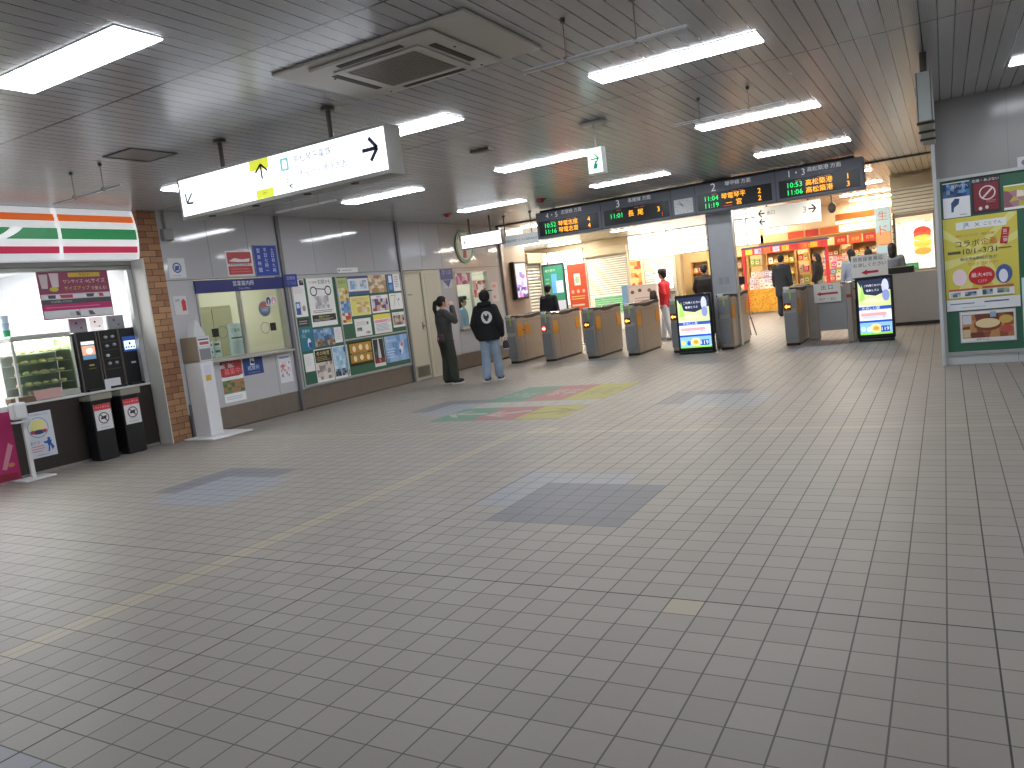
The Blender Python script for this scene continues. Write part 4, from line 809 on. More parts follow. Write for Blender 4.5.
# ================================================================ POSTER BOARD ON THE RIGHT WALL
t = thing('notice_board', 'green notice board in a pale frame on the right wall', 'notice board', (-.05, 11.25, 0))
MB().box(.03, 2.6, -.03, 0, .16, 2.30, GREEN).obj('green_panel', t)
MB().box(.0, .035, -.06, 0, 0, 2.34, ALU).box(.035, 2.64, -.06, 0, 2.30, 2.335, ALU).box(.035, 2.64, -.06, 0, .12, .16, ALU).box(2.6, 2.64, -.06, 0, .16, 2.30, ALU).box(.035, 2.64, -.045, 0, 0.0, .12, M('#b8bcbd', .4)).obj('frame', t)
MB().box(.78, .785, -.048, -.045, .01, .12, DK).obj('seam', t)
def rp(label, *a, **k): return poster(label, *a, wall='R', off=.031, group='posters on the right wall board', **k)
rp('poster with a harbour photo over a blue leaping shape', .01, .30, 1.84, 2.27, [('m', 0, .58, 1, .98, ['#2a4a80', '#3f6aa8', '#4a5a68', '#20385a', '#6a90b8'], 7, 4), ('t', '瀬戸内へ', .3, .82, .95, .94, '#c0d0e8'), ('p', [(.30, .16), (.38, .16), (.40, .28), (.58, .38), (.62, .52), (.45, .54), (.30, .42)], '#2f4f78'), ('l', .6, .04, .9, .1, 1, '#8a9ab0')], '#dfe2e6')
rp('dark red poster with a crossed-out white dial', .315, .62, 1.85, 2.28, [('r', 0, 0, 1, 1, '#3a2c34'), ('r', .1, .08, .92, .84, '#7c2a34'), ('o', .55, .56, .17, .20, '#dcd4d4'), ('p', [(.36, .44), (.40, .40), (.74, .66), (.70, .70)], '#d8c8c8'), ('t', '危険・あぶない', .04, .88, .96, .97, '#dcd8dc'), ('c', .3, .14, .06, .05, '#d8d8d8'), ('c', .52, .16, .06, .05, '#c8c8c8'), ('l', .5, .28, .9, .36, 2, '#b88878')], '#3a2c34')
rp('food poster in pink and green at the right edge', .65, 1.10, 1.85, 2.14, [('m', 0, .1, 1, .95, ['#a8788a', '#c8a0a8', '#8a5a68', '#b0b040', '#e0d8c8'], 6, 4)])
rp('white card with a dark oval at the right edge, topmost', .80, 1.2, 2.31, 2.45, [('c', .2, .5, .10, .25, '#7a6a80')], '#c4c4c6')
pc = [('r', 0, .12, 1, 1, '#cfc455'), ('p', [(0, .55), (.5, .6), (1, .8), (1, .72), (.5, .57), (0, .45)], '#dcd888'), ('p', [(0, .8), (.45, .62), (1, .98), (.9, 1), (.4, .66), (0, .9)], '#dcd888'), ('p', [(.1, .14), (.3, .14), (.55, .55), (.45, .55)], '#dcd888'), ('p', [(.7, .14), (.9, .14), (.6, .55), (.52, .55)], '#dcd888'),
      ('r', .18, .87, .86, .95, '#e4e6e4'), ('t', 'JR', .26, .88, .38, .94, '#3a6ab0'), ('t', '×', .44, .89, .50, .93, '#8090a0'), ('t', 'ことでん', .56, .88, .80, .94, '#4a5a9a'),
      ('t', '初めてのコラボ、特別企画!', .17, .785, .70, .825, '#b83a3c'), ('t', 'コラボ', .16, .675, .49, .765, '#26304a'), ('t', '企画', .51, .675, .72, .775, '#b8303a'), ('p', [(.76, .68), (.86, .67), (.90, .84), (.80, .85)], '#b8303a'), ('v', '第二弾', .80, .69, .87, .83, '#e8dcd8'),
      ('r', .05, .615, .23, .645, '#5a5a40'), ('t', '10/1~3/31', .26, .60, .72, .665, '#2a2f42'), ('l', .74, .62, .95, .65, 1, '#6a6a58'), ('t', '駅広告&車両広告が', .22, .53, .72, .575, '#3a4468'), ('t', 'セットでおトク!', .32, .475, .72, .515, '#b84a50'),
      ('c', .50, .36, .18, .10, '#c0282e'), ('t', '最大40%', .36, .345, .64, .40, '#f0e8e8'), ('t', 'OFF', .44, .285, .58, .32, '#e8a0a0'),
      ('c', .20, .36, .10, .09, '#e6d2d8'), ('c', .80, .36, .11, .10, '#4a5f98'), ('c', .79, .34, .06, .07, '#dfe2ea'),
      ('r', .04, .215, .45, .235, '#c05a40'), ('r', .50, .225, .92, .245, '#c05a40'), ('r', .04, .14, .93, .215, '#dde0dc'), ('m', .06, .15, .20, .20, ['#5a6a80', '#8a98a8', '#b8c0c8'], 3, 2), ('m', .26, .155, .42, .20, ['#5a6a80', '#98a8b0', '#404858'], 4, 2), ('m', .50, .155, .64, .21, ['#40506a', '#98a0a8', '#c8ccd0'], 3, 2), ('m', .70, .16, .86, .21, ['#5a7050', '#98a890', '#788898'], 4, 2),
      ('r', 0, 0, 1, .12, '#dcdfe2'), ('l', .05, .06, .45, .09, 1, '#4a6a9a'), ('l', .52, .06, .9, .1, 1, '#5a5a78'), ('l', .2, .025, .6, .04, 1, '#9a9aa8')]
rp('large yellow poster announcing forty percent off', -.005, .775, .68, 1.83, pc)
rp('framed poster of a steaming noodle pot below the yellow poster', .14, .71, .28, .65, [('r', 0, 0, 1, 1, '#dcdcd8'), ('m', .02, .12, .98, .92, ['#8a5038', '#a87048', '#70382c', '#b88858'], 7, 4), ('c', .50, .56, .26, .22, '#7a4028'), ('c', .50, .60, .23, .16, '#e0cca0'), ('c', .84, .70, .13, .14, '#c8a858'), ('c', .85, .38, .12, .13, '#b8504a'), ('r', .03, .60, .20, .90, '#c8ccd4'), ('r', .03, .15, .17, .42, '#c8b890'), ('t', '鍋焼うどん', .1, .03, .7, .10, '#404048'), ('r', .55, .8, .66, .98, '#90a8c8')], frame=M('#c0c2c2', .4))
rp('pale cyan poster at the right edge of the board', .795, 1.3, .24, 1.02, [('m', 0, 0, 1, 1, ['#a8ccd0', '#c0dce0', '#98c0c8'], 3, 4)])

# ================================================================ THE CONVENIENCE SHOP
struct('wall_shopfront', MB().box(-10.3, -9.90, 2.2, 6.95, 2.55, ZC, M('#9c9c9a', .4)).box(-10.0, -9.90, 2.2, 6.93, 2.50, 2.56, M('#84847f', .35, .4)))
t = thing('shop_sign', 'bulging lit shop fascia with orange, green and red stripes', 'sign', (-9.90, 2.4, 2.62))
L = 4.56; H = ZC-.005-2.62
prof = lambda f: (.15+.09*math.sin(math.pi*(0.12+.76*f)), H*(1-f))        # f from the top
bands = [(0, .12, '#e4e8ec', .5), (.12, .255, '#dc6a30', .55), (.255, .395, '#e8ecec', .5), (.395, .605, '#2a8450', .5), (.605, .74, '#e8ecee', .5), (.74, .87, '#b83050', .5), (.87, 1, '#dce0e4', .45)]
MB().prism([(0, 0), (prof(1)[0]-.004, 0)] + [(prof(k/10)[0]-.004, prof(k/10)[1]) for k in range(10, -1, -1)] + [(0, H)], 'y', 0, L+.02, M('#d8dadc', .4, 0, .35)).obj('casing', t)
names = ['white_stripe', 'orange_stripe', 'white_stripe', 'green_stripe', 'white_stripe', 'red_stripe', 'white_stripe']
for (f0, f1, c, e), nm in zip(bands, names):
    b = MB(); m = M(c, .35, 0, e); n = 4; q = [prof(f0+(f1-f0)*k/n) for k in range(n+1)]
    vs = [(x, y, z) for x, z in q for y in (0.0, L)]; b.add(vs, [(2*k, 2*k+2, 2*k+3, 2*k+1) for k in range(n)], m, True); b.obj(nm, t)
for yy in (.6, 2.05, 3.46, L-.012):
    b = MB(); q = [prof(k/12) for k in range(13)]; vs = [(x+.006, yy+o, z) for x, z in q for o in (-.022, .022)]
    b.add(vs, [(2*k, 2*k+2, 2*k+3, 2*k+1) for k in range(12)], M('#f4f6f8', .35, 0, .6)); b.obj('divider', t)
b = MB(); W_ = M('#f4f6f8', .35, 0, .6)           # white diagonal stroke in the green stripe
for k in range(6):
    f0, f1 = .395+.21*k/6, .395+.21*(k+1)/6; a0 = 2.97-.22*((k)/6)**1.4; a1 = 2.97-.22*((k+1)/6)**1.4; x0, z0 = prof(f0); x1, z1 = prof(f1)
    b.add([(x0+.004, a0-.09, z0), (x0+.004, a0+.05, z0), (x1+.004, a1+.05, z1), (x1+.004, a1-.09, z1)], [(0, 3, 2, 1)], W_)
b.obj('white_stroke', t)
# counter
CB = M('#2c2422', .45, noise=.15)
t = thing('shop_counter', 'dark brown shop counter with a pale worktop', 'counter', (-9.90, 5.0, 0))
MB().box(-.62, 0, 0, 1.92, .0, .87, CB).obj('body', t); MB().box(-.66, .015, -.02, 1.925, .87, .90, M('#c6c7c6', .35), .005).obj('worktop', t)
MB().box(.0, .006, 0, 1.92, 0, .035, M('#96938e', .4, .4)).obj('kick_strip', t)
struct('trim_9', MB().box(-9.97, -9.90, 6.86, 6.93, .90, 2.5, M('#b9bab8', .35, .3)), 'pale frame post of the shop opening')
poster('white notice with a yellow circle and blue running figure on the counter', 5.11, 5.48, .20, .77, [('t', 'カップの返却はこちら', .05, .92, .95, .97, '#5a6a90'), ('o', .5, .66, .21, .225, '#7a88b0'), ('c', .5, .70, .26, .13, '#e2dc90'), ('c', .5, .56, .22, .05, '#38406a'), ('c', .3, .57, .08, .04, '#b04050'), ('c', .7, .57, .08, .04, '#b04050'),
       ('t', '駅ナカ', .1, .30, .5, .37, '#5a6080'), ('l', .08, .12, .62, .28, 3, '#c88a90'), ('c', .78, .38, .05, .035, '#2a58a8'), ('p', [(.72, .24), (.84, .24), (.86, .35), (.70, .35)], '#2a58a8'), ('p', [(.70, .10), (.75, .10), (.80, .25), (.74, .25)], '#2a58a8'), ('p', [(.84, .12), (.92, .18), (.86, .26), (.80, .25)], '#2a58a8'), ('p', [(.60, .30), (.72, .28), (.72, .33), (.60, .34)], '#2a58a8'), ('l', .3, .04, .7, .07, 1, '#7a88a8')], '#cfd4dc', base=-9.90, cat='notice', name='notice')
# bins
def bin_(label, y):
    t = thing('waste_bin', label, 'bin', (-9.77, y, 0), LEFT, 'pair of black bins at the shop counter')
    MB().box(-.135, .135, -.10, .10, 0, .80, M('#17191c', .4), .012).obj('body', t)
    MB().prism([(-.13, .80), (.13, .80), (.13, .84), (-.13, .88)], 'x', -.145, .145, M('#8f8c80', .4, .2)).obj('lid', t)
    MB().box(-.10, .10, -.104, -.10, .70, .77, M('#050506')).obj('opening', t)
    b = MB().box(-.115, .115, -.106, -.10, .40, .74, M('#d6d6d6')); b.rect(-.115, .66, .115, .74, -.1065, M('#c83c48')); b.text('ペットボトル', -.10, .68, .10, .72, -.107, M('#e8c8cc'))
    b.ring(0, .555, .062, .075, -.1068, M('#40384a')); b.poly([(-.045, .54), (.03, .54), (.045, .585), (-.03, .575)], -.107, M('#3a2a34')); b.rect(-.06, .47, .06, .475, -.107, M('#9a9aa0')); b.rect(-.07, .43, .07, .437, -.107, M('#9a9aa0'))
    b.poly([(-.05, .60), (-.04, .61), (.055, .51), (.045, .50)], -.1073, M('#40384a')); b.obj('notice_panel', t); return t
bin_('black bin with a prohibition notice, nearer the counter poster', 6.015)
bin_('black bin with a prohibition notice, nearer the brick column', 6.43)
# heated showcase
t = thing('hot_food_case', 'lit glass hot snack case on the shop counter', 'display case', (-10.20, 5.60, .90), LEFT)
CS = M('#b9bdb6', .3, .5)
MB().box(-.38, .38, -.20, .20, .0, .08, CS, .01).obj('base', t); MB().box(-.38, .38, -.20, .20, .76, .83, CS, .015).obj('top', t)
for x in (-.38, .35): MB().box(x, x+.03, -.20, -.17, .08, .76, M('#c9ccc8', .3, .4)).obj('post', t)
MB().box(-.35, .35, .17, .19, .08, .76, M('#c4cac2', .4)).obj('back_panel', t)
MB().box(.352, .37, -.17, .17, .08, .76, M('#8f968c', .3, .5)).obj('side_panel', t)
MB().box(-.32, .32, -.15, .12, .748, .758, M('#fffaec', .4, 0, 16)).obj('lamp', t)
for k in range(4): MB().box(-.345, .345, -.15, .16, .18+k*.14, .186+k*.14, M('#c0c6c2', .3, .6)).obj('shelf', t)
MB().box(-.35, .35, -.198, -.194, .08, .76, glass_mat('#eef8ee')).obj('glass', t)
fi = None
for k in range(4):
    for i in range(6):
        if fi is None:
            fi = MB().ball((0, 0, 0), (.045, .05, .028), M('#d8c090', .6), 10, 7).obj('fried_snack'); o = fi
        else: o = fi.copy(); COL.objects.link(o)
        o.location = (-10.17, 5.60-.28+i*.11, .90+.186+k*.14+.024); o.scale = (1, random.uniform(.8, 1.1), random.uniform(.8, 1.1)); o.rotation_euler = (0, 0, random.uniform(0, 3))
        tag(o, 'fried snack, %s from left on the %s shelf of the hot snack case' % (('first', 'second', 'third', 'fourth', 'fifth', 'last')[i], ('lowest', 'second', 'third', 'top')[k]), 'food', 'snacks in the hot food case')
# coffee machines
def machine(label, y, kind):
    t = thing('coffee_machine', label, 'coffee machine', (-10.16, y, .90), LEFT, 'tall black self-service machines on the shop counter')
    H = .80; MB().box(-.135, .135, -.18, .20, 0, H, M('#15171b', .3), .01).obj('body', t)
    for s in (-1, 1): MB().box(s*.14-.008, s*.14+.008, -.185, -.165, 0, H, M('#6f6a68', .3, .6)).obj('trim_strip', t)
    if kind == 'screen1':
        MB().box(-.10, .10, -.188, -.181, .42, .68, M('#2a2c30')).obj('screen_frame', t)
        b = MB(); b.rect(-.09, .43, .09, .67, -.189, M('#5a7a98', .3, 0, .8)); b.rect(-.09, .63, .09, .67, -.1895, M('#e8e4d8', .3, 0, 1)); b.rect(-.09, .49, .09, .61, -.1895, M('#d8a080', .3, 0, .9)); b.disc(.01, .54, .045, .035, -.19, M('#f4ece0', .3, 0, 1.1)); b.obj('screen', t)
        MB().rect(-.02, .34, .05, .36, -.1815, M('#c0b060')).rect(-.03, .30, .07, .31, -.1815, M('#707030')).obj('label', t)
    elif kind == 'cups':
        for i, (x, z) in enumerate(((-.05, .70), (.05, .70), (-.05, .58), (.06, .59), (-.06, .45), (-.05, .34), (.05, .34))): MB().ball((x, -.185, z), (.028, .02, .022), M('#9aa0a8' if i != 4 else '#e8ecf0', .3), 10, 6).obj('button', t)
        for z in (.64, .52, .40, .26): MB().box(-.11, .11, -.187, -.181, z, z+.006, M('#4a4e54', .3)).obj('rib', t)
    else:
        b = MB(); b.rect(-.10, .47, .10, .68, -.1815, M('#2a4a90', .3, 0, .5)); b.rect(-.085, .50, .085, .62, -.182, M('#d8e8ff', .3, 0, 1.2)); b.disc(0, .58, .018, .02, -.1825, M('#303848'))
        for i in range(4): b.disc(-.06+i*.04, .53, .013, .016, -.1825, M('#303848'))
        b.obj('screen', t); MB().rect(-.02, .30, .05, .325, -.1815, M('#a8acb0')).obj('label', t)
    MB().box(-.11, .11, -.24, -.18, 0, .03, M('#1c1e20')).obj('drip_tray', t); return t
machine('black drink machine with a pictured screen, next to the snack case', 6.16, 'screen1')
machine('black machine front with silver buttons, middle of the three', 6.48, 'cups')
machine('black drink machine with a bright blue screen, by the brick column', 6.79-.02, 'screen3')
t = thing('notice_card', 'small white card standing before the middle machine', 'notice', (-9.955, 6.41, .90), LEFT)
MB().box(-.115, .115, -.004, .004, 0, .135, M('#d4d6dc')).obj('card', t); MB().box(-.115, .115, .004, .05, 0, .005, M('#c4c6cc')).obj('foot', t)
for lab, y, w_, c in (('grey sign plate on top of the blue screened machine', 6.70, .24, '#8e9094'), ('white lit sign above the middle machine', 6.42, .2, '#f2f2ee'), ('grey plate above the pictured screen machine', 6.16, .24, '#a0a2a8')):
    t = thing('sign_plate', lab, 'sign', (-10.12, y, 1.70), LEFT); MB().box(-w_/2, w_/2, -.02, .02, .0, .19, M(c, .4, 0, .5 if 'lit' in lab else 0)).obj('plate', t)
    MB().rect(-.04, .11, -.01, .14, -.0205, '#50545a').rect(.02, .05, .05, .07, -.0205, '#50545a').obj('marks', t)
# hung pink poster
t = thing('hanging_poster', 'large magenta drinks poster hung in the shop opening', 'poster', (-9.93, 5.63, 1.89), LEFT)
b = MB().box(0, .95, -.006, 0, 0, .62, M('#7a2048')); design(b, .95, .62, [('r', .01, .52, .99, .99, '#8c3a58'), ('r', .01, .41, .99, .52, '#d8ccd4'), ('r', .01, .31, .99, .41, '#4a4a4c'), ('r', .01, .18, .99, .31, '#b82a6a'), ('r', .01, .02, .99, .18, '#d6d6d8'),
  ('p', [(.04, .64), (.12, .64), (.14, .93), (.02, .93)], '#c8b8bc'), ('p', [(.18, .66), (.27, .66), (.29, .95), (.16, .95)], '#d4c4c8'), ('c', .2, .62, .06, .05, '#c8c040'), ('r', .42, .86, .88, .95, '#c8a838'), ('t', '今だけ!', .5, .87, .8, .94, '#5a2a10'), ('t', 'ワンサイズ', .34, .72, .62, .83, '#e8d8c8'), ('t', '→Lサイズ', .64, .72, .94, .83, '#e8d8c8'), ('t', 'サイズアップ', .34, .57, .70, .69, '#e0c83c'), ('t', 'で使える!', .72, .57, .95, .66, '#e8d8c8'),
  ('m', .04, .43, .96, .50, ['#c89098', '#e0dce0', '#b84858', '#e0dce0', '#504850'], 12, 1), ('t', '11/27(月)~12/5(火)', .04, .33, .5, .39, '#c8c8c8'), ('l', .05, .22, .95, .27, 1, '#d87aa8'), ('m', .04, .05, .96, .14, ['#c0c0c4', '#d6d6d8', '#505058', '#d6d6d8'], 14, 1), ('r', .495, .02, .505, .18, '#8a8a90')], -.007)
b.obj('sheet', t)
for x in (.06, .89): MB().cyl(x, -.003, .62, .655, .003, M('#8a8a8a'), 6).obj('string', t)
# inside the shop
t = thing('shop_register', 'grey register block behind the snack case', 'register', (-11.3, 4.9, .012), LEFT)
MB().box(-.5, .5, -.3, .3, 0, .95, M('#c3c6c8')).obj('counter_base', t); MB().box(-.38, .38, -.15, .15, .95, 1.55, M('#6f7680', .4), .02).obj('monitor_back', t); MB().box(-.3, .3, -.24, -.15, .95, 1.2, M('#2a3038', .4)).obj('keyboard_unit', t)
t = thing('cup_stack', 'stack of blue-white and green cups behind the counter', 'cups', (-10.24, 5.32, 1.735), LEFT)
for k in range(3): MB().cyl(0, 0, .0+k*.09, .085+k*.09, .035, M(['#3fae78', '#aec4d8', '#c8d8e4'][k], .4), 12, .045).obj('cup', t)
t = thing('basket', 'pale pink transparent basket on the counter end', 'basket', (-9.99, 5.52, .90), LEFT)
MB().prism([(-.16, 0), (.16, 0), (.18, .13), (-.18, .13)], 'y', -.06, -.05, M('#c8a09c', .4)).prism([(-.16, 0), (.16, 0), (.18, .13), (-.18, .13)], 'y', .05, .06, M('#c8a09c', .4)).box(-.16, .16, -.06, .06, 0, .01, M('#b08884')).obj('tray', t)
MB().ball((.03, 0, .06), (.09, .045, .055), M('#c9aaa8', .5), 12, 8).obj('packets', t); MB().box(-.14, -.07, -.04, .04, .01, .11, M('#a84a48')).obj('red_packet', t)
t = thing('box', 'low brown wooden box on the counter beneath the snack case', 'box', (-9.99, 5.20, .90), LEFT); MB().box(-.14, .15, -.06, .06, 0, .075, M('#6f5a48', .6), .005).obj('body', t); MB().box(-.14, .15, -.06, .06, .075, .082, M('#a89a88')).obj('lid', t)
t = thing('cup_dispenser', 'white dispenser on the magenta cabinet at the far left', 'dispenser', (-9.98, 4.80, .901), LEFT)
MB().box(-.15, .12, -.1, .1, 0, .22, M('#b8bcc0', .4), .02).obj('body', t); MB().box(-.13, .10, -.104, -.10, .05, .09, M('#4a4e54')).obj('slot', t); MB().box(-.15, .12, -.1, .1, .23, .30, M('#a0a4a8', .4), .01).obj('lid', t)
# disinfectant stand and pink banner
t = thing('hand_sanitiser_stand', 'white hand sanitiser stand before the left end of the counter', 'stand', (-9.63, 5.0, 0), LEFT)
MB().box(-.17, .20, -.14, .14, 0, .02, M('#cfd2d2', .4), .004).obj('base_plate', t); MB().box(-.022, .022, -.02, .02, .02, .80, M('#d0d3d3', .4)).obj('pole', t)
MB().box(-.12, .04, -.07, .06, .74, .94, M('#d4d7d8', .35), .02).obj('dispenser_body', t); MB().box(-.13, .05, -.09, .02, .70, .72, M('#c4c8c8')).obj('drip_tray', t); MB().cyl(-.04, -.03, .94, 1.0, .015, WHITE, 10).obj('pump', t)
t = thing('display_cabinet', 'cabinet with a magenta advertising front at the far left of the shop', 'cabinet', (-9.84, 4.1, 0), LEFT)
MB().box(0, .86, 0, .40, .0, .90, M('#c8cacc', .5)).obj('body', t)
b = MB().box(0, .86, -.02, 0, .02, .84, M('#a82460', .4)); design(b, .83, .86, [('p', [(.8, .2), (.86, .18), (1, .5), (.94, .55)], '#c88898'), ('p', [(.0, .1), (1, .03), (1, .12), (0, .2)], '#8a2438'), ('c', .93, .24, .05, .03, '#c07858')], -.021); b.obj('panel', t)

# kiosk by the brick column
t = thing('ticket_kiosk', 'white floor-standing kiosk with brown box between brick column and ticket window', 'kiosk', (-9.42, 7.30, 0))
KW = M('#d2d2d4', .35)
MB().box(-.18, .44, -.20, .52, 0, .022, KW, .005).obj('base_plate', t); MB().box(-.17, .17, 0, .22, .022, 1.09, KW, .008).obj('column', t)
MB().box(-.19, .16, .0, .24, 1.10, 1.46, M('#857766', .5), .004).obj('brown_box', t)
b = MB(); design(b, .22, .36, [('r', 0, 0, 1, 1, '#b8bcc0'), ('r', .08, .62, .92, .92, '#dcdcdc'), ('r', .08, .84, .9, .90, '#404448'), ('r', .15, .66, .88, .78, '#a8585c'), ('r', .08, .06, .92, .50, '#7c7e84'), ('l', .12, .52, .88, .58, 1, '#d8d8d8')], 0)
k = b.obj('display', t, (.163, .01, 1.10), LEFT)
MB().prism([(.0, 1.46), (.18, 1.46), (.19, 1.48), (.08, 1.70), (.05, 1.70)], 'x', -.02, .14, M('#c6c9cc', .12)).obj('slanted_screen', t)
MB().box(.155, .172, .05, .17, .90, 1.04, M('#c4c8d8')).obj('label', t); b = MB().box(.1712, .1745, .06, .15, .82, .90, M('#c9a23c')); b.obj('yellow_label', t)
MB().tube([(-.2, .10, .45), (-.24, .02, .40), (-.19, -.04, .30), (-.16, -.06, .02)], .008, BLACK, 8).obj('cable', t)
t = thing('wall_outlet_box', 'grey steel cover at the wall foot behind the kiosk', 'box', (XW, 7.28, 0.0), LEFT); MB().box(0, .17, -.03, 0, .02, .5, M('#77797a', .4, .3)).obj('cover', t); MB().box(.03, .10, -.05, -.03, .50, .58, M('#9a9c9c')).obj('socket', t)

# ================================================================ PAST THE GATES
# green and orange panels at the left
t = thing('information_panel', 'tall green lit information panel at the left past the gates', 'information panel', (-9.36, 19.2, 0))
MB().box(-.45, .33, 0, .07, 0, 2.28, M('#33363c', .4), .01).obj('casing', t)
b = MB(); design(b, .60, 1.5, [('r', 0, 0, 1, 1, M('#3a8a70', .4, 0, .25)), ('r', 0, 0, 1, .36, M('#c8ccd8', .4, 0, .3)), ('r', .38, .5, .66, .85, M('#5a9ad8', .4, 0, .5)), ('r', .6, .5, .95, .72, M('#c8dcec', .4, 0, .4)), ('l', .08, .45, .3, .8, 5, '#88c0a8'), ('t', '観光案内', .1, .88, .6, .96, '#d8e8c8')], -.002)
b.move((-.30, 0, .72)); b.obj('display', t)
t = thing('poster_stand', 'orange-red poster stand beside the green panel', 'poster', (-8.66, 19.2, 0))
MB().box(-.28, .28, 0, .05, .9, 2.2, M('#d8d4cc')).obj('board', t); MB().box(-.02, .02, .05, .09, 0, .9, STEEL).box(-.25, .25, -.12, .2, 0, .02, STEEL).obj('stand', t)
b = MB(); design(b, .54, 1.26, [('r', 0, 0, 1, 1, '#d8583c'), ('r', .33, .55, .67, .80, '#e8e4d8'), ('c', .5, .67, .12, .08, '#a8c0a0'), ('c', .2, .42, .08, .04, '#e8c0a8'), ('c', .5, .42, .08, .04, '#e8c0a8'), ('c', .8, .42, .08, .04, '#e8c0a8'), ('l', .1, .24, .9, .34, 2, '#e8d080'), ('l', .1, .08, .9, .18, 1, '#e8d8c8')], -.002)
b.move((-.27, 0, .92)); b.obj('print', t)
t = thing('glass_showcase', 'low mint green glass counter at the left past the gates', 'counter', (-8.6, 24.5, 0))
MB().box(-1.9, .2, 0, .6, 0, .55, M('#e8ece8')).obj('base', t); MB().box(-1.88, .18, .02, .58, .55, 1.15, glass_mat('#c8f0dc')).obj('glass', t); MB().box(-1.9, .2, 0, .6, 1.15, 1.18, M('#dce8e0', .3)).obj('top', t)
t = thing('display_stand', 'light blue and white picture stand behind the gates', 'display stand', (-7.3, 21.0, 0))
MB().box(-.82, -.64, 0, .4, 0, 1.45, M('#7ea8d0', .4)).obj('blue_side', t); MB().box(-.64, .22, .02, .4, 0, 1.42, M('#cfc6c4', .5)).obj('body', t)
b = MB(); design(b, .8, .72, [('r', 0, 0, 1, 1, '#d8ccc8'), ('l', .2, .4, .9, .6, 2, '#b8908c')] + [('c', x, z, .07, .07, c) for x, z, c in ((.12, .8, '#705048'), (.4, .85, '#604840'), (.75, .82, '#806058'), (.15, .3, '#584440'), (.45, .22, '#604840'), (.8, .25, '#806860'))], -.002); b.move((-.6, .02, .66)); b.obj('picture', t)
poster('food poster in red and gold between the shutters', -10.35, -9.93, 1.35, 2.3, [('m', 0, 0, 1, 1, ['#b85038', '#d89850', '#a03828', '#e0c080', '#c8503c'], 3, 6)], wall='R', base=27.9, off=0, cat='poster')
t = thing('white_board', 'white lit board on the narrow shutter behind the person in red', 'sign', (-8.9, 27.9, 0)); MB().box(-.5, .15, -.03, .0, 1.15, 1.85, M('#ffffff', .4, 0, .8)).obj('panel', t); MB().box(-.45, .20, -.2, .0, .95, 1.05, M('#5a5048')).obj('shelf', t); MB().box(-.02, .02, -.05, .0, 0, 1.15, STEEL).obj('leg', t)

# far shop: shelves of goods
WOOD = M('#b98a4a', .5); WARM = ['#d8a040', '#e8d8b0', '#c8503c', '#e0b880', '#f0e8d8', '#a87848', '#d87848', '#98a860', '#e8c858']
def shelf(label, x, y, W, n, h0=.35, dh=.42, col=WOOD):
    t = thing('shelf_unit', label, 'shelf', (x, y, 0)); H = h0+dh*n
    for s in (-1, 1): MB().box(s*W/2-.02, s*W/2+.02, 0, .4, 0, H, col).obj('side_board', t)
    for k in range(n+1): MB().box(-W/2+.02, W/2-.02, 0, .4, h0+dh*k-.03, h0+dh*k, col).obj('shelf_board', t)
    MB().box(-W/2+.02, W/2-.02, .38, .4, h0, H, M('#d8b880')).obj('back_board', t)
    return [(x, y, h0+dh*k, W) for k in range(n)]
boxes = {}
ORD = ['first', 'second', 'third', 'fourth', 'fifth', 'sixth', 'seventh', 'eighth', 'ninth', 'tenth', 'eleventh', 'twelfth']
TIER = ['lowest', 'second', 'third', 'top']
def colour_name(h):
    import colorsys
    r, g, b = [int(h[i:i+2], 16)/255 for i in (1, 3, 5)]; hh, s, v = colorsys.rgb_to_hsv(r, g, b); hh *= 360
    if s < .12: return 'white' if v > .85 else 'grey'
    n = 'red' if hh < 14 or hh > 345 else 'orange' if hh < 36 else 'yellow' if hh < 66 else 'green' if hh < 170 else 'blue' if hh < 250 else 'purple' if hh < 300 else 'pink'
    if n in ('red', 'orange') and v < .72: n = 'brown'
    return ('pale ' if s < .4 and v > .7 else '')+n
def goods(spots, label, group, size=(.16, .2, .22), per=6, pal=WARM):
    for row, (x, y, z, W) in enumerate(spots):
        for i in range(per):
            c = random.choice(pal); k = (c, size)
            if k not in boxes:
                b = MB().box(-size[0]/2, size[0]/2, -size[1]/2, size[1]/2, 0, size[2], M(c, .5), .008)
                b.rect(-size[0]*.35, size[2]*.3, size[0]*.35, size[2]*.7, -size[1]/2-.001, M('#efe6d6')); b.rect(-size[0]*.2, size[2]*.42, size[0]*.2, size[2]*.58, -size[1]/2-.002, M('#8a3a30')); boxes[k] = b.mesh('gift_box')
            o = bpy.data.objects.new('gift_box', boxes[k]); COL.objects.link(o)
            o.location = (x-W/2+.04+(W-.08)*(i+.5)/per, y+.18, z+.001); o.rotation_euler = (0, 0, random.uniform(-.04, .04)); o.scale = (1, 1, random.uniform(.7, 1.15))
            tag(o, label % ((colour_name(c), ORD[i]) + ((TIER[row],) if len(spots) > 1 else ())), 'box', group)
for i, (x, lab) in enumerate(((-8.0, 'wooden shelf unit inside the far shop, left opening'), (-6.9, 'wooden shelf unit behind the steel pillar'), (-5.2, 'wooden shelf unit behind the gift stall'), (-3.7, 'wooden shelf unit at the back, right of the gift stall'), (-2.3, 'wooden shelf unit at the back behind the two dark-haired heads'))):
    sp = shelf(lab, x, 29.6, 1.0, 4); goods(sp, '%s gift box, %s from left, %s tier, unit ' + ('in the left opening', 'behind the steel pillar', 'behind the stall', 'right of the stall', 'farthest right')[i], 'gift boxes on the back shelves', per=5)
BRI = ['#e85890', '#c8d840', '#58a8d8', '#f0b0c0', '#e8e0c8', '#f0d050', '#98c850', '#e87060', '#f4ece4', '#e8b0a0']
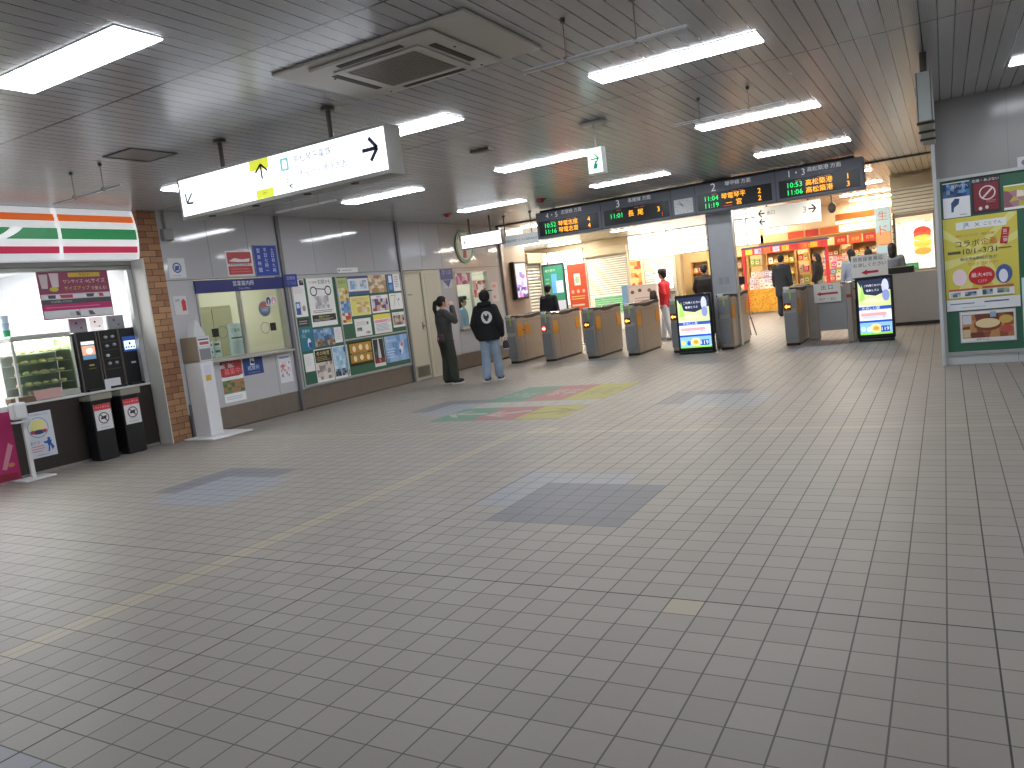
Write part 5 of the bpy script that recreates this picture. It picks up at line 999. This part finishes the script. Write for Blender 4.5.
for x, W, n, lab, un in ((-6.05, .64, 3, 'narrow wooden shelf unit left behind the gift stall', 'narrow unit left of the stall'), (-4.45, .44, 2, 'narrow wooden shelf unit behind the middle of the gift stall', 'narrow unit behind the stall'), (-3.0, .36, 2, 'narrowest wooden shelf unit, right of the gift stall', 'narrowest unit')):
    t = thing('shelf_unit', lab, 'shelf', (x, 29.6, 0))
    for s in (-1, 1): MB().box(s*W/2-.015, s*W/2+.015, 0, .4, 0, 2.0, WOOD).obj('side_board', t)
    for k in range(5): MB().box(-W/2+.015, W/2-.015, 0, .4, .32+.42*k, .35+.42*k, WOOD).obj('shelf_board', t)
    goods([(x, 29.6, .35+.42*k, W) for k in range(4)], '%s packet, %s from left, %s tier, ' + un, 'packets on the narrow shelf units', (.15, .16, .26), n, BRI)
# gift stall
t = thing('stall_table', 'stall table draped with a yellow patterned cloth', 'table', (-5.05, 26.6, 0))
CLOTH = NT('yellow_pattern_cloth'); cc = CLOTH.mix(CLOTH.f('GREATER_THAN', CLOTH.noise(22, 2), .52), C('#e0a83c'), C('#c98a28')); CLOTH.nt.links.new(cc, CLOTH.b.inputs['Base Color']); CLOTH.b.inputs['Roughness'].default_value = .8
pts = []; n = 40
b = MB(); vs = []
for z in (.06, .45, .80):
    for k in range(n+1): vs.append((-.72+1.46*k/n, -.01*math.sin(k*1.3)*(1-z)-.02, z))
b.add(vs, [(r*(n+1)+k, r*(n+1)+k+1, (r+1)*(n+1)+k+1, (r+1)*(n+1)+k) for r in range(2) for k in range(n)], CLOTH.m, True); b.box(-.72, .74, -.02, .75, .78, .80, CLOTH.m); b.box(-.72, -.715, 0, .75, .06, .78, CLOTH.m); b.box(.735, .74, 0, .75, .06, .78, CLOTH.m)
b.obj('cloth', t); 
for x in (-.66, .66):
    for y in (.06, .68): MB().cyl(x, y, 0, .78, .02, M('#4a3a28'), 8).obj('leg', t)
PASTEL = ['#c8c0e0', '#e8e0e8', '#b0a8d0', '#e8d8c8', '#d8b8b8', '#f0ece8', '#c8d0e8']
goods([(-5.2, 26.62, .80, 1.2), (-5.2, 26.62, 1.0, 1.15), (-5.2, 26.75, 1.2, 1.1)], '%s wrapped box, %s from left, %s layer on the yellow-draped table', 'gift boxes on the yellow-draped table', (.15, .18, .19), 7, PASTEL)
t = thing('stall_canopy', 'red and blue trimmed canopy banner over the gift stall', 'canopy', (-4.5, 26.5, 0))
RB = M('#c8303a', .5); MB().box(-1.38, 1.3, -.04, 0, 1.95, 2.17, M('#d8483c', .5)).obj('banner', t); MB().box(-1.38, 1.3, -.06, .40, 2.17, 2.22, M('#3a4878')).obj('blue_edge', t)
b = MB()
for i in range(9):
    x = -1.25+i*.29; c = ['#e8d050', '#b8c8e8', '#e87840', '#d8d8f0', '#e8c040', '#c83030', '#e86830', '#e8b830', '#c83838'][i]; b.rect(x, 1.98, x+.22, 2.14, -.042, M(c))
b.obj('banner_blocks', t); b = MB(); b.text('香川のおみやげ', -1.1, 2.0, .3, 2.12, -.045, '#8a2430'); b.text('うどん', .45, 2.0, 1.1, 2.12, -.045, '#f0d040'); b.obj('lettering', t)
for x in (-1.33, 1.25): MB().box(x-.05, x+.05, -.05, .05, 0, 1.95, RB).obj('post', t)
t = thing('stall_table', 'low white tray table left of the yellow-draped stall', 'table', (-6.35, 26.8, 0))
MB().box(-.45, .42, 0, .6, .86, .90, M('#d8c890')).obj('top', t); MB().box(-.43, .40, .02, .58, 0, .86, M('#c8a868')).obj('body', t)
goods([(-6.35, 26.85, .90, .8)], '%s carton, %s from left on the tray table beside the stall', 'goods on the tray table', (.2, .2, .3), 4, ['#e8e040', '#eceff2', '#5a98c8', '#eceff2', '#d8e0a0'])
t = thing('stall_table', 'low goods table right of the dark-coated shopper', 'table', (-2.9, 26.6, 0)); MB().box(-1.0, 1.2, 0, .7, .80, .84, M('#c8a060')).obj('top', t); MB().box(-.98, 1.18, .02, .68, 0, .80, M('#b88a50')).obj('body', t)
BRI = ['#e85890', '#c8d840', '#58a8d8', '#f0b0c0', '#e8e0c8', '#f0d050', '#98c850', '#e87060', '#f4ece4', '#e8b0a0']
goods([(-2.8, 26.62, .84, 2.0), (-2.8, 26.75, 1.04, 1.9), (-2.8, 26.85, 1.24, 1.8), (-2.8, 26.95, 1.44, 1.6)], '%s snack pack, %s from left, %s layer on the right goods table', 'snack packs on the right goods table', (.15, .16, .19), 11, BRI)
# shop fascia with red banners
t = thing('shop_fascia', 'gift shop fascia with red banners, lit strip and orange band', 'fascia', (-3.0, 27.2, 0))
for x in (-2.35, 3.15): MB().box(x-.05, x+.05, .05, .2, 0, 2.9, M('#b8955e')).obj('post', t)
MB().box(-2.4, 3.2, -.24, .05, 2.22, 2.30, M('#a87840')).obj('eave_board', t)
MB().box(-2.4, 3.2, .05, .3, 2.32, 2.60, M('#c9a878', .5)).obj('beam', t)
b = MB()
for x, w_, c in ((-1.5, .5, '#d8502c'), (-.95, .4, '#c83a2c'), (-.5, .55, '#e07038')): b.rect(x, 2.34, x+w_, 2.56, .045, M(c))
b.obj('red_banner', t); MB().box(.1, 1.9, .0, .045, 2.36, 2.56, M('#fff4dc', .4, 0, 1.6)).obj('lit_strip', t)
MB().box(.0, 3.2, -.1, .05, 2.72, 2.92, M('#d87830', .5)).box(.0, 3.2, -.12, .05, 2.62, 2.68, M('#fff4e0', .4, 0, 1.5)).obj('orange_band', t)
b = MB(); b.text('うどん・菓子', .2, 2.39, 1.6, 2.53, -.001, '#8a4a30'); b.obj('lettering', t)
for i, c in enumerate(('#d83a30', '#e86030', '#d83a30', '#e8a030')):
    x = -3.05+i*.42; poster(['red hanging banner beside the canopy end', 'orange-red hanging banner, second beside the canopy', 'red hanging banner, third beside the canopy', 'amber hanging banner nearest the white heads'][i], x, x+.38, 1.94, 2.215, [('t', '名物', .2, .25, .8, .8, '#f0d860')], c, wall='R', base=26.93, off=0, cat='banner', name='banner')
# hanging guide sign past the gates
t = thing('guide_sign', 'bright white hanging guide sign with black arrows past the pillar', 'sign', (-4.45, 22.0, 2.54))
MB().box(0, 1.66, 0, .2, 0, .58, M('#c9c4ba', .4)).obj('casing', t); MB().box(.01, 1.65, -.004, 0, .01, .57, M('#dfe4e8', .5, 0, .12)).obj('lit_panel', t)
for q in ((.18, .42, math.pi, .16, .035, -.006, BLACK), (1.47, .36, 0, .18, .04, -.006, BLACK), (.18, .2, math.pi, .14, .03, -.006, BLACK)):
    a = MB(); arrow(a, *q); a.obj('arrow', t)
MB().text('出口', .32, .35, .52, .49, -.006, '#4a5058').text('3', 1.24, .28, 1.33, .44, -.006, '#8a9098').obj('lettering', t)
for x in (.3, 1.36): MB().cyl(x, .1, .58, ZC-2.54, .025, POST, 8).obj('hanger', t)
# right: burger advert, shutter box, flag
t = thing('burger_poster', 'large lit white poster with a tall burger at the right past the gates', 'poster', (-.98, 20.3, 0))
MB().box(0, .80, -.04, 0, 1.05, 2.30, M('#c8c0b0', .4)).obj('frame', t)
b = MB(); E1 = .95
def q(c): return M(c, .4, 0, E1)
design(b, .76, 1.21, [('r', 0, 0, 1, 1, q('#f6f0e8')), ('r', 0, .9, 1, 1, q('#f0c8a8')), ('m', .05, .86, .95, .9, [q('#f0b890'), q('#f6e8d8')], 10, 1), ('c', .70, .68, .24, .11, q('#c84838')), ('r', .47, .58, .93, .68, q('#d86048')), ('c', .70, .58, .24, .05, q('#e8c858')), ('r', .46, .44, .94, .53, q('#c8c860')), ('c', .70, .44, .24, .045, q('#e8b850')), ('r', .47, .33, .93, .40, q('#e8d070')), ('c', .70, .32, .23, .07, q('#d8a048')), ('v', '台湾バーガー', .16, .25, .26, .82, q('#4a3a3a')), ('t', 'NEW', .66, .84, .86, .88, q('#d890b0'))], -.041)
b.move((.02, 0, 1.07)); b.obj('picture', t); MB().box(.1, .45, -.10, -.04, 1.06, 1.22, M('#3fa068', .4, 0, .3)).text('営業中', .14, 1.09, .40, 1.18, -.101, '#d8f0d8').obj('green_card', t)
t = thing('roller_shutter', 'raised grey shutter curtain above the burger poster', 'shutter', (-.55, 20.3, 0)); MB().box(-.45, .6, -.06, 0, 2.36, 2.95, slat_material()).obj('curtain', t); MB().box(-.47, .62, -.08, 0, 2.30, 2.36, M('#9a8f7c', .4, .3)).obj('bottom_rail', t)
MB().box(-.47, .62, -.14, 0, 2.95, 3.2, M('#a89c86', .4, .3)).obj('shutter_box', t)
t = thing('banner_flag', 'tall narrow blue and orange vertical flag by the burger poster', 'banner', (-1.20, 19.9, 0))
b = MB().box(-.16, .15, 0, .01, .80, 2.56, M('#b8d8e4', .6)); b.rect(-.16, 1.7, .15, 2.0, -.001, M('#e8b078')); 
b.obj('cloth', t)
b = MB(); 
for i, ch in enumerate('生ドーナツ'): b.text(ch, -.10, 2.26-i*.33, .10, 2.48-i*.33, -.002, '#d87a48')
b.obj('lettering', t); MB().cyl(.17, .005, 0, 2.62, .012, M('#dfe0e0'), 8).obj('pole', t); MB().box(-.1, .35, -.15, .15, 0, .03, M('#8a8a8a')).obj('base', t)
t = thing('ladder_rack', 'dark ladder-like rack between flag and burger poster', 'rack', (-1.03, 20.25, 0))
for x in (-.03, .04): MB().box(x-.008, x+.008, -.02, 0, 0, 2.4, M('#4a4440')).obj('rail', t)
for k in range(14): MB().box(-.03, .04, -.015, -.005, .3+k*.15, .32+k*.15, M('#4a4440')).obj('rung', t)

# ================================================================ PEOPLE
SKIN = M('#c89a80', .55)
def remesh(b, name, vox, mat, parent, smooth=4):
    me = b.mesh(name); o = bpy.data.objects.new(name, me); COL.objects.link(o)
    md = o.modifiers.new('r', 'REMESH'); md.mode = 'VOXEL'; md.voxel_size = vox; md.use_smooth_shade = True
    sm = o.modifiers.new('s', 'SMOOTH'); sm.iterations = smooth; sm.factor = .5
    dg = bpy.context.evaluated_depsgraph_get(); dg.update(); new = bpy.data.meshes.new_from_object(o.evaluated_get(dg))
    o.modifiers.clear(); o.data = new; new.materials.clear(); new.materials.append(mat if not isinstance(mat, str) else M(mat, .8)); bpy.data.meshes.remove(me)
    new.polygons.foreach_set('material_index', [0]*len(new.polygons)); new.polygons.foreach_set('use_smooth', [True]*len(new.polygons))
    if parent: o.parent = parent
    return o
def limb(b, pts, rs, m='#ffffff'):
    fine, fr = [], []
    for i in range(len(pts)-1):
        for k in range(4):
            f = k/4; fine.append(Vector(pts[i]).lerp(Vector(pts[i+1]), f)); fr.append(rs[i]+(rs[i+1]-rs[i])*f)
    fine.append(Vector(pts[-1])); fr.append(rs[-1]); b.tube(fine, fr, m, 12)
    for p, r in zip(pts, rs): b.ball(p, r*.99, m, 12, 8)
def person(label, loc, rz, top, legs, shoes, hair, H=1.68, arms=None, hem=.80, bulk=1.0, legbulk=1.0, vox=.012, feet=None, look=0.0, hairstyle='short', skirt=None, group=None, sit=0):
    """local frame: faces +y, built 1.70 m tall and scaled"""
    t = thing('person', label, 'person', loc, rz, group); t.scale = (H/1.70,)*3
    fe = feet or ((-.10, 0), (.10, .02)); A = arms or {}
    aL = A.get('L', [(-.21, -.02, 1.12), (-.22, .05, .88)]); aR = A.get('R', [(.21, -.02, 1.12), (.22, .05, .88)])
    sh = {'L': (-.165, -.01, 1.385), 'R': (.165, -.01, 1.385)}
    hy = .02
    b = MB()
    b.loft([(0, 0, .84, .12, .085), (0, 0, .92, .155, .10), (0, 0, 1.05, .125, .085), (0, -.005, 1.22, .15, .10), (0, -.01, 1.36, .16, .09), (0, 0, 1.42, .08, .06), (0, 0, 1.46, .052, .05)], '#ffffff')
    limb(b, [(0, -.005, 1.42), (0, hy-.005, 1.52)], [.052, .047])
    hc = (0, hy, 1.60); b.ball(hc, (.075, .095, .105), '#ffffff', 18, 12); b.ball((0, hy+.03, 1.545), (.052, .055, .05), '#ffffff', 14, 9)
    b.ball((0, hy+.095, 1.585), (.012, .018, .02), '#ffffff', 8, 6); b.ball((0, hy+.083, 1.548), (.025, .012, .01), '#ffffff', 8, 6)
    for s in (-1, 1): b.ball((s*.077, hy-.005, 1.59), (.012, .018, .028), '#ffffff', 8, 6)
    for s, a in (('L', aL), ('R', aR)):
        limb(b, [sh[s], a[0], a[1]], [.047, .037, .026]); e, wv = Vector(a[0]), Vector(a[1]); d = (wv-e).normalized()
        side = Vector((1 if s == 'L' else -1, 0, 0)); side = (side-d*side.dot(d)).normalized(); fw = d.cross(side).normalized()
        palm = wv+d*.045; n0 = len(b.v); b.ball((0, 0, 0), (.036, .016, .045), '#ffffff', 10, 8)
        mt = Matrix((side if abs(side.dot(Vector((1, 0, 0)))) > .1 else side, fw, d)).transposed()
        b.v[n0:] = [tuple(palm + (Vector((0, 1, 0)) if False else (fw*v[0] + side*v[1] + d*v[2]))) for v in b.v[n0:]]
        for i, (off, ln) in enumerate(((-.027, .062), (-.009, .074), (.010, .070), (.027, .055))):
            r0 = palm + fw*off + d*.03; r1 = r0 + d*ln*.5 + side*.008; r2 = r1 + d*ln*.42 + side*.022; limb(b, [r0, r1, r2], [.0095, .0085, .007])
        r0 = palm + fw*.026 - d*.012; limb(b, [r0, r0+fw*.024+d*.022+side*.01, r0+fw*.03+d*.048+side*.018], [.011, .0095, .008])
    for s, f in ((-1, fe[0]), (1, fe[1])):
        kn = (s*.085*.5+f[0]*.5, f[1]*.5+.02, .48); limb(b, [(s*.08, 0, .88), kn, (f[0], f[1]-.01, .10)], [.085, .055, .036])
        b.ball((f[0], f[1]+.05, .045), (.042, .11, .038), '#ffffff', 12, 8)
    body = remesh(b, 'body', vox, SKIN, t)
    for s in (-1, 1): MB().ball((s*.028, hy+.086, 1.605), (.012, .008, .008), M('#20181a', .3), 8, 6).obj('eye', t)
    # shirt or coat
    k = bulk; b = MB()
    b.loft([(0, 0, hem, .165*k, .115*k), (0, 0, hem+.06, .172*k, .122*k), (0, 0, 1.05, .158*k, .118*k), (0, -.005, 1.22, .180*k, .128*k), (0, -.01, 1.36, .175*k, .115*k), (0, -.005, 1.435, .095*k, .078), (0, 0, 1.465, .062, .058)], '#ffffff', 22)
    for s, a in (('L', aL), ('R', aR)): limb(b, [(sh[s][0]*.97, sh[s][1], sh[s][2]-.015), a[0], Vector(a[1]).lerp(Vector(a[0]), .06)], [.072*k, .058*k, .047*k])
    remesh(b, 'top', vox, top, t)
    # trousers
    b = MB(); q = legbulk; b.loft([(0, 0, .80, .15*q, .11*q), (0, 0, .92, .165, .112), (0, 0, .99, .155, .105)], '#ffffff')
    for s, f in ((-1, fe[0]), (1, fe[1])):
        kn = (s*.085*.5+f[0]*.5, f[1]*.5+.02, .48); limb(b, [(s*.08, 0, .86), kn, (f[0], f[1]-.01, .115)], [.098*q, .078*q, .072*q])
    remesh(b, 'trousers', vox, legs, t)
    if skirt:
        MB().loft([(0, 0, .52, .22, .19), (0, 0, .75, .18, .14), (0, 0, 1.0, .15, .11)], skirt).obj('skirt', t)
    for s, f in ((-1, fe[0]), (1, fe[1])):
        b = MB(); b.ball((f[0], f[1]+.05, .058), (.052, .135, .045), '#ffffff', 14, 9); b.ball((f[0], f[1]-.02, .085), (.048, .055, .05), '#ffffff', 12, 8); o = remesh(b, 'shoe', vox, shoes, t)
        MB().prism([(f[0]-.045, f[1]-.08), (f[0]+.045, f[1]-.08), (f[0]+.052, f[1]+.08), (f[0]+.03, f[1]+.18), (f[0]-.03, f[1]+.18), (f[0]-.052, f[1]+.08)], 'z', 0, .025, M('#c8c8c8', .6)).obj('sole', o)
    # hair
    b = MB(); b.ball((0, hy-.012, 1.622), (.088, .102, .100), '#ffffff', 18, 12); b.ball((0, hy-.045, 1.59), (.080, .075, .085), '#ffffff', 16, 10)
    if hairstyle == 'long': limb(b, [(0, hy-.06, 1.6), (0, hy-.085, 1.48), (0, hy-.09, 1.38)], [.085, .08, .055])
    if hairstyle == 'ponytail': limb(b, [(0, hy-.09, 1.63), (0, hy-.15, 1.60), (0, hy-.17, 1.48), (0, hy-.15, 1.34)], [.03, .038, .042, .02])
    if hairstyle == 'bun': b.ball((0, hy-.03, 1.745), (.035, .035, .035), '#ffffff')
    h = remesh(b, 'hair', vox, hair, t)
    # keep the face open: push hair vertices out of the face back over the brow
    for v in h.data.vertices:
        if v.co.y > hy+.045 and v.co.z < 1.645: v.co.y = hy+.045-(v.co.y-hy-.045)*.3
    return t
# woman raising her hand, dark jacket
w1 = person('person with a black ponytail and dark grey jacket lifting a hand to the face', (-8.27, 12.05, 0), R(-35), M('#3a3a38', .85, noise=.25), M('#33372f', .85, noise=.3), '#2a2c30', '#0e0d10', 1.66,
       {'R': [(.26, .13, 1.22), (.10, .17, 1.49)], 'L': [(-.22, .03, 1.12), (-.18, .15, .92)]}, .74, 1.18, 1.25, .009, ((-.09, -.02), (.11, .06)), hairstyle='ponytail')
t = thing('handbag', 'small dark shoulder bag with a pink patch at the ponytailed person\'s hip', 'bag', (-8.22, 11.82, .80), R(-35))
MB().loft([(0, 0, 0, .11, .05), (0, 0, .06, .13, .06), (0, 0, .15, .11, .05), (0, 0, .17, .08, .03)], M('#3c3034', .7), 16).obj('body', t)
MB().ball((.02, -.062, .09), (.04, .012, .04), M('#a86a78'), 10, 7).obj('patch', t); MB().tube([(-.08, 0, .15), (-.10, .04, .38), (-.16, .02, .62)], .009, M('#2c2428'), 8).obj('strap', t)
# person in black hoodie
p = person('person in a black hoodie with a round white print and blue jeans', (-7.37, 12.14, 0), R(10), M('#0f0f11', .85, noise=.15), M('#8496a8', .85, noise=.18), '#3a4450', '#101012', 1.66,
       {'L': [(-.27, -.03, 1.10), (-.22, .05, .84)], 'R': [(.27, -.03, 1.10), (.24, .07, .86)]}, .78, 1.28, 1.12, .009, ((-.10, -.08), (.09, .12)))
b = MB(); b.ball((0, .012, 1.615), (.105, .12, .118), '#ffffff', 18, 12); limb(b, [(-.10, -.05, 1.47), (0, -.10, 1.46), (.10, -.05, 1.47)], [.045, .055, .045]); remesh(b, 'hood', .009, M('#0f0f11', .85), p)
MB().prism([(.04, -.06), (.17, -.045), (.17, .045), (.04, .06)], 'z', 1.70, 1.716, M('#141416')).obj('cap_brim', p)
b = MB(); n = 26
def bk(x, z): return -.158-.0-(.006 if abs(x) < .05 else 0)+abs(x)*abs(x)*1.6
def bdisc(cx, cz, rx, rz, y, m):
    vs = [(cx, bk(cx, cz)+y, cz)]+[(cx+rx*f*math.cos(2*math.pi*k/n), bk(cx+rx*f*math.cos(2*math.pi*k/n), 0)+y, cz+rz*f*math.sin(2*math.pi*k/n)) for f in (.5, 1) for k in range(n)]
    b.add(vs, [(0, 1+k, 1+(k+1) % n) for k in range(n)]+[(1+k, 1+n+k, 1+n+(k+1) % n, 1+(k+1) % n) for k in range(n)], m, True)
bdisc(.06, 1.22, .10, .115, -.010, M('#c9c9c9', .8)); bdisc(.06, 1.20, .028, .055, -.013, M('#1c1c1e', .8)); bdisc(.025, 1.24, .018, .05, -.013, M('#1c1c1e', .8)); bdisc(.095, 1.24, .016, .045, -.013, M('#1c1c1e', .8)); b.obj('round_print', p)
t = thing('shopping_bag', 'small dark bag with white edge in the hooded person\'s right hand', 'bag', (-7.09, 12.25, .57), R(12))
MB().loft([(0, 0, 0, .05, .035), (0, 0, .05, .065, .04), (0, 0, .13, .055, .03), (0, 0, .16, .03, .02)], M('#25272c', .6), 14).obj('body', t); MB().tube([(-.03, 0, .15), (0, 0, .22), (.03, 0, .15)], .005, BLACK, 6).obj('handle', t); MB().loft([(0, 0, .0, .052, .037), (0, 0, .015, .056, .041)], M('#c8c8cc'), 14).obj('white_edge', t)
# staff behind the glass
s = person('station clerk in a dark cap and blue-white shirt behind the staffed window', (-10.12, 15.62, .012), R(-75), M('#8fa4c8', .8), M('#2a2e3c', .8), '#1c1c20', '#1a1614', 1.60, hairstyle='long')
b = MB(); b.loft([(0, .02, 1.655, .098, .115), (0, .02, 1.69, .10, .117), (0, .015, 1.735, .108, .125), (0, .01, 1.755, .07, .09)], M('#262430', .7), 20); b.prism([(-.07, .10), (.07, .10), (.04, .20), (-.04, .20)], 'z', 1.655, 1.668, M('#15151a')); b.obj('cap', s)
# people past the gates
person('person in a dark plaid jacket seen from behind, left past the gates', (-8.78, 17.6, 0), R(0), M('#262a34', .85, noise=.3), '#23262e', '#1c1c20', '#0f0e10', 1.70, bulk=1.12)
p = person('person in a red jacket and dark cap walking left past the gates', (-5.98, 18.3, 0), R(80), M('#d22430', .7), '#c8ccd4', '#8a8a90', '#201c1c', 1.72, {'L': [(-.2, -.1, 1.12), (-.2, -.02, .9)], 'R': [(.2, .05, 1.12), (.2, .18, .9)]}, feet=((-.09, -.15), (.09, .18)))
b = MB(); b.loft([(0, .012, 1.635, .098, .118), (0, .012, 1.70, .096, .114), (0, .005, 1.745, .06, .075)], M('#3a3634', .8), 20); b.prism([(-.07, .10), (.07, .10), (.05, .23), (-.05, .23)], 'z', 1.64, 1.655, M('#3a3634')); b.obj('cap', p)
t = thing('shoulder_bag', 'dark bag held in front of the person in the red jacket', 'bag', (-6.24, 18.16, .95), R(80)); MB().loft([(0, -.02, 0, .12, .06), (0, -.02, .1, .14, .07), (0, -.02, .28, .12, .06), (0, -.02, .32, .07, .04)], M('#3a3430', .8), 14).obj('body', t); MB().box(-.07, .07, -.10, -.085, .05, .18, M('#4a4440')).obj('pocket', t)
person('person in a black jacket seen from behind, left of the steel pillar', (-5.13, 18.9, 0), R(15), M('#17161a', .8), '#202026', '#1c1c20', '#151214', 1.74, {'L': [(-.24, .05, 1.15), (-.2, .2, 1.05)], 'R': [(.22, 0, 1.12), (.2, .12, .95)]}, bulk=1.2)
person('person in a long dark coat with a hood before the gift stall', (-4.15, 23.6, 0), R(-5), M('#1f2632', .85), '#1c2028', '#1c1c20', '#16120f', 1.80, hem=.58, bulk=1.18)
person('woman in a black jacket and checked skirt among the gift tables', (-3.45, 25.7, 0), R(70), M('#121214', .8), '#181818', '#1c1c20', '#120e0e', 1.76, hairstyle='long', skirt=M('#6a6a70', .8, noise=.3))
person('person with a brown bob and pale blue top, left of the notice card', (-1.93, 20.1, 0), R(20), '#8896b0', '#7a8494', '#8a8a8a', '#1a1312', 1.70, hairstyle='long')
person('person with pinned-up dark hair behind the white notice card', (-1.50, 19.3, 0), R(-10), '#98a2b0', '#707888', '#8a8a8a', '#151010', 1.64, hairstyle='bun')
person('person in a grey top with bobbed dark hair before the burger poster', (-1.0, 19.0, 0), R(0), M('#636b7a', .8, noise=.15), '#5a6070', '#3a3a40', '#151012', 1.70, hairstyle='long', bulk=1.1)
